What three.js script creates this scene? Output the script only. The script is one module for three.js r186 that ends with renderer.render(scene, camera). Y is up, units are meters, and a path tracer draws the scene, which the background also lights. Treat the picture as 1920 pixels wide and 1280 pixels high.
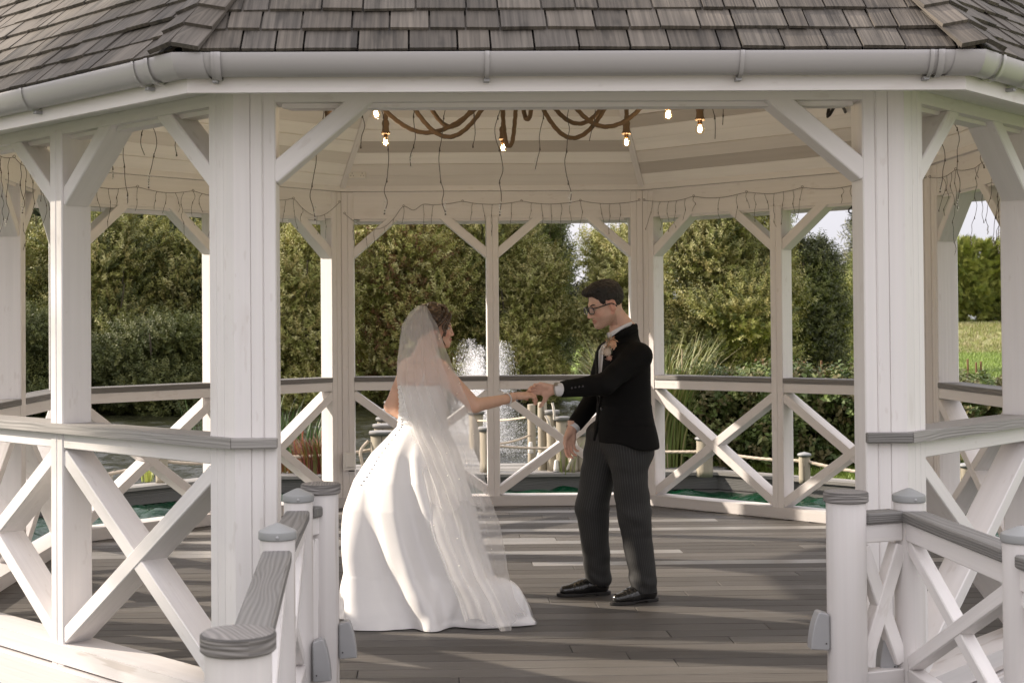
import * as THREE from 'three';
import { mergeGeometries, mergeVertices } from 'three/addons/utils/BufferGeometryUtils.js';

// ---------- camera, sky, sun, exposure ----------
const scene = new THREE.Scene();
const camera = new THREE.PerspectiveCamera(2 * Math.atan(640 / 2650.85) * 180 / Math.PI, 1.5, 0.1, 2000);
camera.rotation.order = 'YXZ';
camera.position.set(-0.5969, 1.5554, 8.9137);
camera.rotation.set(0.0136, -0.0186, -0.0074);
camera.setViewOffset(1920, 1280, 118.13, 70.16, 1920, 1280);
camera.focus = 7.6; camera.userData.fStop = 8;
const renderer = new THREE.WebGLRenderer({ antialias: true });
renderer.toneMapping = THREE.LinearToneMapping;
renderer.toneMappingExposure = 1.8;
renderer.shadowMap.enabled = true;

const rad = (d) => d * Math.PI / 180;
const SUN_AZ = rad(15), SUN_EL = rad(25);
const sunDir = new THREE.Vector3(-Math.cos(SUN_AZ) * Math.cos(SUN_EL), Math.sin(SUN_EL), -Math.sin(SUN_AZ) * Math.cos(SUN_EL));
const sun = new THREE.DirectionalLight(new THREE.Color().setRGB(1, 0.88, 0.74), 4.4);
sun.position.copy(sunDir).multiplyScalar(60); sun.target.position.set(0, 0, 0);
sun.castShadow = true; sun.shadow.mapSize.set(4096, 4096);
Object.assign(sun.shadow.camera, { left: -30, right: 30, top: 30, bottom: -30, near: 1, far: 160 });
sun.shadow.radius = 1.3;
scene.add(sun, sun.target);

// seeded random and periodic value noise
function rng(seed) { let a = seed >>> 0; return () => { a = (a + 0x6D2B79F5) | 0; let t = Math.imul(a ^ (a >>> 15), 1 | a); t = (t + Math.imul(t ^ (t >>> 7), 61 | t)) ^ t; return ((t ^ (t >>> 14)) >>> 0) / 4294967296; }; }
const R = rng(7);
const rr = (a, b) => a + (b - a) * R();
const clamp = (x, a = 0, b = 1) => Math.min(b, Math.max(a, x));
const lerp = (a, b, t) => a + (b - a) * t;
const sstep = (a, b, x) => { const t = clamp((x - a) / (b - a)); return t * t * (3 - 2 * t); };
function hash2(x, y, s = 0) { let h = Math.imul(x, 374761393) + Math.imul(y, 668265263) + Math.imul(s, 974634777); h = Math.imul(h ^ (h >>> 13), 1274126177); return ((h ^ (h >>> 16)) >>> 0) / 4294967296; }
function pnoise(x, y, px, py, s = 0) {               // periodic in px, py cells
  const x0 = Math.floor(x), y0 = Math.floor(y), fx = x - x0, fy = y - y0, m = (a, p) => ((a % p) + p) % p;
  const u = fx * fx * (3 - 2 * fx), v = fy * fy * (3 - 2 * fy);
  const a = hash2(m(x0, px), m(y0, py), s), b = hash2(m(x0 + 1, px), m(y0, py), s), c = hash2(m(x0, px), m(y0 + 1, py), s), d = hash2(m(x0 + 1, px), m(y0 + 1, py), s);
  return lerp(lerp(a, b, u), lerp(c, d, u), v);
}
function fbm(u, v, fx, fy, oct = 4, s = 0) { let a = 0, w = 0.5, t = 0; for (let o = 0; o < oct; o++) { a += w * pnoise(u * fx, v * fy, fx, fy, s + o); t += w; w *= 0.5; fx *= 2; fy *= 2; } return a / t; }
function noise3(x, y, z, s = 0) {
  const x0 = Math.floor(x), y0 = Math.floor(y), z0 = Math.floor(z), fx = x - x0, fy = y - y0, fz = z - z0;
  const u = fx * fx * (3 - 2 * fx), v = fy * fy * (3 - 2 * fy), w = fz * fz * (3 - 2 * fz);
  const h = (i, j, k) => hash2(x0 + i, y0 + j, s + Math.imul(z0 + k, 131));
  return lerp(lerp(lerp(h(0, 0, 0), h(1, 0, 0), u), lerp(h(0, 1, 0), h(1, 1, 0), u), v), lerp(lerp(h(0, 0, 1), h(1, 0, 1), u), lerp(h(0, 1, 1), h(1, 1, 1), u), v), w);
}
function tex(w, h, fn, srgb = false, rx = 1, ry = 1) {  // fn(u, v) -> value or [r, g, b], 0..1 (linear unless srgb)
  const d = new Uint8Array(w * h * 4), enc = (c) => Math.round(255 * clamp(srgb ? (c <= 0.0031308 ? c * 12.92 : 1.055 * Math.pow(c, 1 / 2.4) - 0.055) : c));
  for (let y = 0; y < h; y++) for (let x = 0; x < w; x++) {
    let c = fn(x / w, y / h); if (typeof c === 'number') c = [c, c, c];
    const i = (y * w + x) * 4; d[i] = enc(c[0]); d[i + 1] = enc(c[1]); d[i + 2] = enc(c[2]); d[i + 3] = c[3] === undefined ? 255 : Math.round(255 * clamp(c[3]));
  }
  const t = new THREE.DataTexture(d, w, h); t.magFilter = THREE.LinearFilter; t.minFilter = THREE.LinearMipmapLinearFilter; t.generateMipmaps = true;
  t.wrapS = t.wrapT = THREE.RepeatWrapping; t.repeat.set(rx, ry); if (srgb) t.colorSpace = THREE.SRGBColorSpace; t.needsUpdate = true; return t;
}

{ // a thin bright overcast with soft breaks of blue
  const w = 512, h = 256, d = new Float32Array(w * h * 4);
  for (let y = 0; y < h; y++) for (let x = 0; x < w; x++) {
    const el = ((y + 0.5) / h - 0.5) * Math.PI, s = Math.max(0, Math.sin(el)), u = x / w;
    const cl = fbm(u, y / h * 0.5, 10, 16, 5, 11), k = sstep(0.36, 0.62, cl);
    const base = 0.53 * (1 + 1.25 * s), i = (y * w + x) * 4;
    const c = lerp(0.86, 1.08, k) * base;
    d[i] = c * lerp(0.955, 1.005, k); d[i + 1] = c * lerp(0.938, 0.952, k); d[i + 2] = c * lerp(1.0, 0.965, k); d[i + 3] = 1;
    if (el < 0) { d[i] = 0.24; d[i + 1] = 0.25; d[i + 2] = 0.2; }
  }
  const t = new THREE.DataTexture(d, w, h, THREE.RGBAFormat, THREE.FloatType);
  t.mapping = THREE.EquirectangularReflectionMapping; t.magFilter = THREE.LinearFilter; t.minFilter = THREE.LinearFilter; t.needsUpdate = true;
  scene.background = t; scene.environment = t; scene.environmentIntensity = 1;
}

// ---------- scene helpers ----------
const counts = {};
function numbered(n) { const k = counts[n] = (counts[n] ?? -1) + 1; return k ? `${n}_${String(k).padStart(3, '0')}` : n; }
function tag(o, label, category, group) { o.userData.label = label; if (category) o.userData.category = category; if (group) o.userData.group = group; return o; }
function thing(name, label, category, pos = [0, 0, 0], turn = 0, group) {
  const o = new THREE.Group(); o.name = numbered(name); o.position.set(...pos); o.rotation.y = turn; scene.add(o); return tag(o, label, category, group);
}
function mesh(name, geo, mat, parent) {
  const m = new THREE.Mesh(geo, mat); m.name = parent ? name : numbered(name); m.castShadow = m.receiveShadow = true; (parent || scene).add(m); return m;
}
function part(name, parent) { const g = new THREE.Group(); g.name = name; parent.add(g); return g; }
function structure(name, geo, mat) { const m = geo ? mesh(name, geo, mat) : (() => { const g = new THREE.Group(); g.name = numbered(name); scene.add(g); return g; })(); m.userData.kind = 'structure'; return m; }
const V = (x, y, z) => new THREE.Vector3(x, y, z);
const merge = (a) => mergeGeometries(a.map((g) => g.index ? g.toNonIndexed() : g), false);

function geoFrom(pos, uv, idx) {
  const g = new THREE.BufferGeometry(); g.setAttribute('position', new THREE.Float32BufferAttribute(pos, 3));
  g.setAttribute('uv', new THREE.Float32BufferAttribute(uv || new Float32Array(pos.length / 3 * 2), 2)); if (idx) g.setIndex(idx); g.computeVertexNormals(); return g;
}
// chamfered box centred at 0; uv in metres with v along the longest side; flat shaded
function cbox(lx, ly, lz, ch = 0.004, seed = 0) {
  const H = [lx / 2, ly / 2, lz / 2], long = lx >= ly && lx >= lz ? 0 : ly >= lz ? 1 : 2, P = [], U = [];
  const ou = hash2(seed, 3) * 5, ov = hash2(seed, 9) * 5;
  const pt = (ax, sx, sy, sz) => { const s = [sx, sy, sz]; return [0, 1, 2].map((i) => s[i] * (i === ax ? H[i] : H[i] - ch)); };
  const tri = (a, b, c) => {
    const n = new THREE.Vector3().subVectors(V(...b), V(...a)).cross(new THREE.Vector3().subVectors(V(...c), V(...a)));
    const m = [(a[0] + b[0] + c[0]), (a[1] + b[1] + c[1]), (a[2] + b[2] + c[2])];
    if (n.x * m[0] + n.y * m[1] + n.z * m[2] < 0) [b, c] = [c, b];
    const an = [Math.abs(n.x), Math.abs(n.y), Math.abs(n.z)], ax = an[0] >= an[1] && an[0] >= an[2] ? 0 : an[1] >= an[2] ? 1 : 2;
    const rest = [0, 1, 2].filter((i) => i !== ax); let [ui, vi] = rest.includes(long) ? [rest.find((i) => i !== long), long] : rest;
    for (const p of [a, b, c]) { P.push(...p); U.push(p[ui] + ou + ax * 0.37, p[vi] + ov); }
  };
  const quad = (a, b, c, d) => { tri(a, b, c); tri(a, c, d); };
  for (let ax = 0; ax < 3; ax++) for (const s of [-1, 1]) {
    const f = (i, j) => { const v = [0, 0, 0]; v[ax] = s; v[(ax + 1) % 3] = i; v[(ax + 2) % 3] = j; return pt(ax, ...v); };
    quad(f(-1, -1), f(1, -1), f(1, 1), f(-1, 1));
  }
  if (ch > 0) {
    for (let ax = 0; ax < 3; ax++) { const b = (ax + 1) % 3, c = (ax + 2) % 3;
      for (const sb of [-1, 1]) for (const sc of [-1, 1]) { const e = (face, sa) => { const v = [0, 0, 0]; v[ax] = sa; v[b] = sb; v[c] = sc; return pt(face, ...v); }; quad(e(b, -1), e(b, 1), e(c, 1), e(c, -1)); } }
    for (const x of [-1, 1]) for (const y of [-1, 1]) for (const z of [-1, 1]) tri(pt(0, x, y, z), pt(1, x, y, z), pt(2, x, y, z));
  }
  const g = geoFrom(P, U); return g;
}
// box bar from a to b: thickness h along "up"-ish, d along the third axis
function bar(a, b, h, d, up = V(0, 1, 0), ch = 0.004, seed = 0) {
  const dir = b.clone().sub(a), L = dir.length(); dir.normalize();
  const z = dir.clone().cross(up).normalize(), y = z.clone().cross(dir).normalize();
  const g = cbox(L, h, d, ch, seed); g.applyMatrix4(new THREE.Matrix4().makeBasis(dir, y, z).setPosition(a.clone().add(b).multiplyScalar(0.5))); return g;
}
// prism of a plan polygon [[x, z]...] between y0 and y1
function prism(poly, y0, y1, seed = 0, dir = null) {
  const flat = y1 - y0 < 0.5, cd = dir ? Math.cos(dir) : 1, sd = dir ? Math.sin(dir) : 0;
  const P = [], U = [], n = poly.length, ou = hash2(seed, 4) * 4; let area = 0; for (let i = 0; i < n; i++) { const a = poly[i], b = poly[(i + 1) % n]; area += a[0] * b[1] - b[0] * a[1]; }
  const p = area > 0 ? poly.slice().reverse() : poly; let run = ou;
  for (let i = 0; i < n; i++) { const a = p[i], b = p[(i + 1) % n], l = Math.hypot(b[0] - a[0], b[1] - a[1]);
    const q = [[a[0], y0, a[1], run, y0], [b[0], y0, b[1], run + l, y0], [b[0], y1, b[1], run + l, y1], [a[0], y1, a[1], run, y1]];
    for (const k of [0, 1, 2, 0, 2, 3]) { P.push(q[k][0], q[k][1], q[k][2]); if (flat) U.push(q[k][4] + ou, q[k][3]); else U.push(q[k][3], q[k][4]); } run += l; }
  const tri = THREE.ShapeUtils.triangulateShape(p.map((v) => new THREE.Vector2(v[0], v[1])), []);
  for (const t of tri) { for (const k of t) { P.push(p[k][0], y1, p[k][1]); U.push(p[k][0] * sd + p[k][1] * cd + ou, p[k][0] * cd - p[k][1] * sd); } for (const k of [t[0], t[2], t[1]]) { P.push(p[k][0], y0, p[k][1]); U.push(p[k][0] * sd + p[k][1] * cd + ou, p[k][0] * cd - p[k][1] * sd); } }
  const g = geoFrom(P, U);
  const po = g.attributes.position, e1 = V(), e2 = V();              // caps must face out
  for (let i = 0; i < po.count; i += 3) { const y = po.getY(i); if (y === po.getY(i + 1) && y === po.getY(i + 2)) { e1.set(po.getX(i + 1) - po.getX(i), 0, po.getZ(i + 1) - po.getZ(i)); e2.set(po.getX(i + 2) - po.getX(i), 0, po.getZ(i + 2) - po.getZ(i)); const ny = e1.z * e2.x - e1.x * e2.z; if ((ny > 0) !== (y === y1)) { const x = po.getX(i + 1), z = po.getZ(i + 1); po.setXYZ(i + 1, po.getX(i + 2), y, po.getZ(i + 2)); po.setXYZ(i + 2, x, y, z); } } }
  g.computeVertexNormals(); return g;
}
function tube(pts, r, seg, sides = 6, closed = false) { return new THREE.TubeGeometry(new THREE.CatmullRomCurve3(pts, closed), seg, r, sides, closed); }
const std = (o) => new THREE.MeshStandardMaterial(o);
const phys = (o) => new THREE.MeshPhysicalMaterial(o);
const rgb = (r, g, b) => new THREE.Color().setRGB(r, g, b);

// ---------- materials ----------
const paintCol = tex(512, 512, (u, v) => {           // white paint: brush marks along v, faint mottling, a few specks of dirt
  const g = fbm(u, v, 60, 3, 3, 21), m = fbm(u, v, 5, 4, 4, 22), sp = fbm(u, v, 40, 24, 3, 23), c = 0.745 + 0.06 * (g - 0.5) + 0.06 * (m - 0.5), kn = sstep(0.70, 0.8, fbm(u, v, 9, 5, 4, 29)) * 0.05, st = sstep(0.74, 0.84, sp) * 0.07 + kn;
  return [c - st * 0.8, c * 0.958 - st * 0.9, c * 0.943 - st];
}, true, 1, 0.5);
const paintBump = tex(512, 512, (u, v) => 0.6 * fbm(u, v, 70, 3, 3, 25) + 0.4 * fbm(u, v, 8, 5, 3, 26), false, 1, 0.5);
const white = std({ map: paintCol, roughness: 0.52, bumpMap: paintBump, bumpScale: 0.002 });
const sillCol = tex(512, 512, (u, v) => {            // paint worn through at the sills
  const g = fbm(u, v, 40, 3, 4, 31), w = sstep(0.66, 0.76, fbm(u, v, 26, 5, 4, 32) * 0.8 + 0.2 * g), c = 0.62 + 0.08 * (g - 0.5);
  return [lerp(c, 0.36, w * 0.45), lerp(c * 0.952, 0.30, w * 0.45), lerp(c * 0.932, 0.25, w * 0.45)];
}, true, 1, 0.5);
const whiteWorn = std({ map: sillCol, roughness: 0.6, bumpMap: paintBump, bumpScale: 0.0015 });
const grain = (s, ringy) => (u, v) => { const wv = fbm(u, v, 3, 2, 3, s) * 1.6, r = Math.abs(((u * 34 + wv * ringy * 3) % 1) * 2 - 1), f = fbm(u, v, 90, 3, 3, s + 1); return 0.55 * r + 0.45 * f; };
function woodTex(base, amp, s, ringy = 1) { const g = grain(s, ringy); return tex(512, 512, (u, v) => { const k = g(u, v), m = fbm(u, v, 4, 3, 4, s + 7), c = 1 + amp * (k - 0.5) + 0.35 * (m - 0.5); return base.map((b) => b * c); }, true, 2.2, 0.55); }
const capBump = tex(512, 512, grain(51, 1.6), false, 2.2, 0.55);
const capGrey = std({ map: woodTex([0.175, 0.168, 0.16], 0.75, 51, 1.6), roughness: 0.62, bumpMap: capBump, bumpScale: 0.002 });
const capPale = std({ map: woodTex([0.30, 0.285, 0.27], 0.5, 61, 1.2), roughness: 0.75, bumpMap: capBump, bumpScale: 0.002 });
const deckBump = tex(512, 512, grain(71, 1.3), false, 2.2, 0.55);
const deckMats = [[0.102, 0.093, 0.084], [0.084, 0.077, 0.07], [0.122, 0.112, 0.101], [0.093, 0.086, 0.079]].map((c, i) => std({ map: woodTex(c, 1.0, 71 + 10 * (i % 2), 1.3), roughness: [0.56, 0.62, 0.5, 0.58][i], bumpMap: deckBump, bumpScale: 0.0028 }));
const deckPale = std({ map: woodTex([0.27, 0.26, 0.252], 0.4, 81, 1), roughness: 0.28, bumpMap: deckBump, bumpScale: 0.0006 });  // a few single boards: paler base colour, smoother finish
const shingleBump = tex(512, 512, (u, v) => 0.7 * fbm(u, v, 90, 4, 4, 95) + 0.3 * fbm(u, v, 12, 5, 3, 96), false, 2, 0.8);
const shingleMats = [[0.1, 0.086, 0.071], [0.084, 0.072, 0.06], [0.12, 0.104, 0.087], [0.072, 0.062, 0.052], [0.108, 0.095, 0.081], [0.091, 0.08, 0.069]].map((c, i) => std({
  map: tex(256, 256, (u, v) => { const f = fbm(u, v, 60, 3, 4, 91 + i), m = fbm(u, v, 3, 3, 4, 191 + i), b = sstep(0.6, 0.8, fbm(u, v, 9, 5, 4, 291 + i)) * 0.45; return c.map((x) => x * (0.35 + 1.15 * f + 0.7 * (m - 0.5)) * (1 - b)); }, true, 2, 1), roughness: 0.85, bumpMap: shingleBump, bumpScale: 0.003 }));
const darkWood = std({ color: rgb(0.05, 0.045, 0.04), roughness: 0.9 });
const gutterMat = phys({ color: rgb(0.385, 0.37, 0.37), roughness: 0.36, clearcoat: 0.15, clearcoatRoughness: 0.4, bumpMap: tex(256, 256, (u, v) => fbm(u, v, 6, 4, 4, 41)), bumpScale: 0.0008 });
const lampMetal = std({ color: rgb(0.36, 0.36, 0.37), roughness: 0.45, metalness: 0.25 });
const capPlastic = std({ color: rgb(0.27, 0.275, 0.275), roughness: 0.5, bumpMap: tex(128, 128, (u, v) => fbm(u, v, 6, 6, 4, 43)), bumpScale: 0.001 });
const wireMat = std({ color: rgb(0.09, 0.07, 0.055), roughness: 0.6 });
const blackRubber = std({ color: rgb(0.012, 0.012, 0.012), roughness: 0.45 });
const plasticWhite = std({ color: rgb(0.72, 0.70, 0.67), roughness: 0.4 });
// ---------- gazebo ----------
const T = Math.tan(Math.PI / 8), W = 2.7, A = W / 2 / T, DP = 0.156, AI = A - DP;
// local side coordinates: s along the side (to the right seen from outside), y up, d out from the centre
function sv(k, s, y, d) { const th = k * Math.PI / 4; return V(Math.sin(th) * d + Math.cos(th) * s, y, Math.cos(th) * d - Math.sin(th) * s); }
function sideMatrix(k) { const th = k * Math.PI / 4; return new THREE.Matrix4().makeBasis(V(Math.cos(th), 0, -Math.sin(th)), V(0, 1, 0), V(Math.sin(th), 0, Math.cos(th))); }
let seedN = 1;
function sbox(k, s0, s1, y0, y1, d0, d1, ch = 0.004) { const g = cbox(s1 - s0, y1 - y0, d1 - d0, ch, seedN++); g.translate((s0 + s1) / 2, (y0 + y1) / 2, (d0 + d1) / 2); g.applyMatrix4(sideMatrix(k)); return g; }
// board cut to the octagon at both ends: trapezoid in plan
function sTrap(k, y0, y1, d0, d1, inset = 0) { const q = [[-d0 * T + inset, d0], [d0 * T - inset, d0], [d1 * T - inset, d1], [-d1 * T + inset, d1]].map(([s, d]) => { const p = sv(k, s, 0, d); return [p.x, p.z]; }); return prism(q, y0, y1, seedN++, k * Math.PI / 4); }

const gazebo = thing('gazebo', 'white octagonal timber gazebo with grey shingled roof and cross braced railings', 'gazebo');
const BEAM0 = 2.446, BEAM1 = 2.68, RAIL0 = 0.99, RAIL1 = 1.065, CAP1 = 1.105, SILL1 = 0.088;
const PW = 0.052;

for (let k = 0; k < 8; k++) {                        // corner posts: two planks on each side and the mitred core
  const post = part('corner_post', gazebo);
  const C = sv(k, A * T, 0, A), I = sv(k, AI * T, 0, AI);
  const e1 = sv(k, AI * T, 0, A), e2 = sv((k + 1) % 8, -AI * T, 0, A);
  mesh('post_core', prism([[C.x, C.z], [e1.x, e1.z], [I.x, I.z], [e2.x, e2.z]], -0.02, BEAM1 - 0.003, k), white, post);
  for (const [kk, sg] of [[k, 1], [(k + 1) % 8, -1]]) for (let i = 0; i < 2; i++) {
    const s1 = AI * T - i * PW, s0 = s1 - PW;
    mesh('post_plank', sbox(kk, sg > 0 ? s0 : -s1, sg > 0 ? s1 : -s0, -0.02, BEAM1 - 0.004 - i * 0.003, AI + i * 0.002, A - i * 0.002, 0.005), white, post);
  }
}
const PE = AI * T - 2 * PW;                          // inner end of the corner planks along a side
for (let k = 1; k < 8; k++) {                        // every side but the entrance
  const mid = part('middle_post', gazebo);
  for (const i of [0, 1]) mesh('post_plank', sbox(k, i ? 0 : -PW, i ? PW : 0, -0.02, BEAM0 + 0.02, AI - 0.001 * i, A - 0.001 * i, 0.005), white, mid);
  const rail = part('railing', gazebo);
  for (const sg of [-1, 1]) {
    const a = PW, b = PE, B = (x0, x1, ...r) => sbox(k, sg > 0 ? x0 : -x1, sg > 0 ? x1 : -x0, ...r);
    mesh('rail_cap', B(a, b, RAIL1, CAP1 - 0.001, AI - 0.004, A - 0.001, 0.004), k === 7 || k === 1 ? capPale : capGrey, rail);
    mesh('top_rail', B(a, b, RAIL0, RAIL1, AI + 0.006, A - 0.006), white, rail);
    const y0 = SILL1, y1 = RAIL0, o = 0.032;
    const pa = (s, y, d) => sv(k, sg * s, y, d), dm = (AI + A) / 2, out = sv(k, 0, 0, 1);
    const mk = (s0, ya, s1, yb, depth) => { const p = pa(s0, ya, dm), q = pa(s1, yb, dm), up = out.clone().cross(q.clone().sub(p)).normalize(); if (up.y < 0) up.negate(); return bar(p, q, 0.066, depth, up, 0.004, seedN++); };
    mesh('cross_brace', mk(a - 0.01, y0 + o, b + 0.01, y1 - o, 0.144), white, rail);
    mesh('cross_brace', mk(a - 0.01, y1 - o, b + 0.01, y0 + o, 0.136), white, rail);
    const hb = (s0, ya, s1, yb) => { const p = pa(s0, ya, dm), q = pa(s1, yb, dm), up = out.clone().cross(q.clone().sub(p)).normalize(); return bar(p, q, 0.072, 0.13, up, 0.005, seedN++); };
    mesh('head_brace', hb(a - 0.02, 2.14, 0.43, BEAM0 + 0.03), white, gazebo);
    mesh('head_brace', hb(b + 0.02, 2.14, b - 0.365, BEAM0 + 0.03), white, gazebo);
  }
  mesh('cap_edge', sTrap(k, RAIL1 - 0.002, CAP1, A, A + 0.034), k === 7 || k === 1 ? capPale : capGrey, rail);
  mesh('sill', sTrap(k, 0.002, SILL1, AI - 0.016, A + 0.012), whiteWorn, rail);
  mesh('sill_fascia', sTrap(k, -0.16, -0.012, A - 0.05, A + 0.05), whiteWorn, rail);
}
for (const sg of [-1, 1]) {                          // the entrance side: cap returns on the posts and two head braces
  const s0 = A * T + 0.034 * T, s1 = A * T - 0.172;
  mesh('cap_return', sbox(0, sg > 0 ? s1 : -s0 + 0.001, sg > 0 ? s0 - 0.001 : -s1, RAIL1 - 0.002, CAP1, A + 0.002, A + 0.034), sg > 0 ? capGrey : capPale, gazebo);
  const p = sv(0, sg * (PE + 0.02), 2.15, A - 0.07), q = sv(0, sg * (PE - 0.365), BEAM0 + 0.03, A - 0.07), up = V(sg, 1, 0).normalize();
  mesh('head_brace', bar(p, q, 0.075, 0.13, up, 0.005, seedN++), white, gazebo);
}
for (let k = 0; k < 8; k++) {
  mesh('beam', sTrap(k, BEAM0, BEAM1 - 0.002, AI + 0.01, A - 0.004), white, gazebo);
  mesh('beam_lining', sTrap(k, BEAM0 - 0.018, BEAM0 + 0.002, AI + 0.03, A - 0.05, 0.17), white, gazebo);
  mesh('cornice', sTrap(k, BEAM1, BEAM1 + 0.055, AI - 0.03, AI + 0.02), white, gazebo);
  mesh('soffit', sTrap(k, 2.497, 2.511, A - 0.002, 3.548), white, gazebo);
  mesh('fascia', sTrap(k, 2.432, 2.56, 3.55, 3.574), white, gazebo);
}
// ceiling: boards along the slope between hip battens
const CP = rad(44), cy0 = BEAM1 + 0.045, cr0 = AI - 0.025, ct = Math.tan(CP);
const ceilTones = [[0.88, 0.845, 0.81], [0.73, 0.685, 0.645], [0.52, 0.475, 0.435]].map((c, i) => std({ map: tex(256, 256, (u, v) => { const f = fbm(u, v, 40, 3, 3, 600 + i), m = fbm(u, v, 4, 4, 3, 610 + i); return c.map((x) => x * (1 + 0.1 * (f - 0.5) + 0.1 * (m - 0.5))); }, true, 1, 0.5), roughness: 0.5 }));
const tones = { 4: [1, 1, 0, 2, 0, 0, 1, 0, 0, 1, 0, 2, 0, 1, 0, 0, 1, 0], 3: [0, 2, 1, 0, 0, 2, 0, 0, 1, 0, 0, 1, 0, 2, 0, 0, 1, 0], 5: [0, 0, 1, 0, 0, 1, 1, 0, 0, 1, 0, 0, 1, 0, 1, 0, 0, 1], 2: [0, 0, 1, 0, 2, 0, 0, 1, 0, 0, 0, 1, 0, 0, 1, 0, 0, 0], 6: [0, 0, 0, 1, 0, 0, 1, 0, 0, 0, 1, 0, 0, 0, 0, 1, 0, 0] };  // which of the three tones each ceiling board takes
const ceiling = part('ceiling', gazebo);
for (let k = 0; k < 8; k++) {
  const n = 34, bw = (cr0 - 0.08) / n, hidden = [];
  for (let i = 0; i < n; i++) {
    const ra = cr0 - i * bw, rb = ra - bw + 0.0035, P = [], U = [], lift = 0.006 + 0.004 * ((i * 7 + k) % 3);
    const pt = (s, r, o) => { const p = sv(k, s * r * T, cy0 + (cr0 - r) * ct + o * Math.cos(CP), r + o * Math.sin(CP)); return [p.x, p.y, p.z]; };
    const q = [pt(-1, ra, 0), pt(1, ra, 0), pt(1, rb, 0), pt(-1, rb, 0)], t = [pt(-1, ra, 0.012), pt(1, ra, 0.012), pt(1, rb, 0.012), pt(-1, rb, 0.012)];
    const dn = lift * 0.5; q.forEach((v) => { v[1] -= dn; });
    const face = (a, b, c, d) => { for (const v of [a, b, c, a, c, d]) { P.push(...v); U.push(v[1] * 1.4, v[0] * Math.cos(k * Math.PI / 4) - v[2] * Math.sin(k * Math.PI / 4) + i * 0.37); } };
    face(q[3], q[2], q[1], q[0]); face(t[0], t[1], t[2], t[3]); face(q[0], q[1], t[1], t[0]); face(q[2], q[3], t[3], t[2]);
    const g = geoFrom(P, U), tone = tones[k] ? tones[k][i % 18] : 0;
    if (tones[k] && i < 26) mesh('ceiling_board', g, ceilTones[tone], ceiling); else hidden.push(g);
  }
  const m = mesh('ceiling_boards', merge(hidden), ceilTones[0], ceiling); m.userData.kind = 'stuff';
  const a = sv(k, cr0 * T, cy0 - 0.012, cr0).multiply(V(1, 1, 1)), b = V(0, cy0 + cr0 * ct - 0.012, 0);
  mesh('hip_batten', bar(a, a.clone().lerp(b, 0.95), 0.028, 0.05, V(0, 1, 0), 0.003, seedN++), white, ceiling);
}
// roof: plain deck under courses of shingles; low pitch at the eave, steeper above
const roof = part('roof', gazebo), rE = 3.61, yE = 2.585, p1 = rad(45.5), rK = 2.0, p2 = rad(45), yK = yE + (rE - rK) * Math.tan(p1), yTop = yK + rK * Math.tan(p2);
const roofY = (r) => r > rK ? yE + (rE - r) * Math.tan(p1) : yK + (rK - r) * Math.tan(p2);
for (let k = 0; k < 8; k++) {
  const P = [], quad = (...q) => { for (const i of [0, 1, 2, 0, 2, 3]) P.push(q[i].x, q[i].y, q[i].z); };
  const rings = [[rE - 0.03, roofY(rE - 0.03)], [rK, yK], [0.04, yTop]];
  for (let i = 0; i < 2; i++) { const [r0, y0] = rings[i], [r1, y1] = rings[i + 1]; quad(sv(k, -r0 * T, y0 - 0.004, r0), sv(k, r0 * T, y0 - 0.004, r0), sv(k, r1 * T, y1 - 0.004, r1), sv(k, -r1 * T, y1 - 0.004, r1)); }
  mesh('roof_deck', geoFrom(P), darkWood, roof);
}
const EXP = 0.132;
function shingleGeo(w, l, th, skew, seed) {          // tapered board, butt end at -z side thicker
  const P = [], U = [], x0 = -w / 2, x1 = w / 2, ou = hash2(seed, 1) * 6, ov = hash2(seed, 2) * 6;
  const v = [[x0, 0, 0], [x1, 0, skew], [x1, 0, l], [x0, 0, l], [x0, th, 0], [x1, th, skew], [x1, 0.003, l], [x0, 0.003, l]];
  for (const f of [[4, 7, 6, 5], [0, 4, 5, 1], [0, 3, 7, 4], [1, 5, 6, 2], [3, 2, 6, 7]]) for (const i of [0, 1, 2, 0, 2, 3]) { const q = v[f[i]]; P.push(...q); U.push(q[0] + ou, q[2] + q[1] + ov); }
  return geoFrom(P, U);
}
const past = [];
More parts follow.
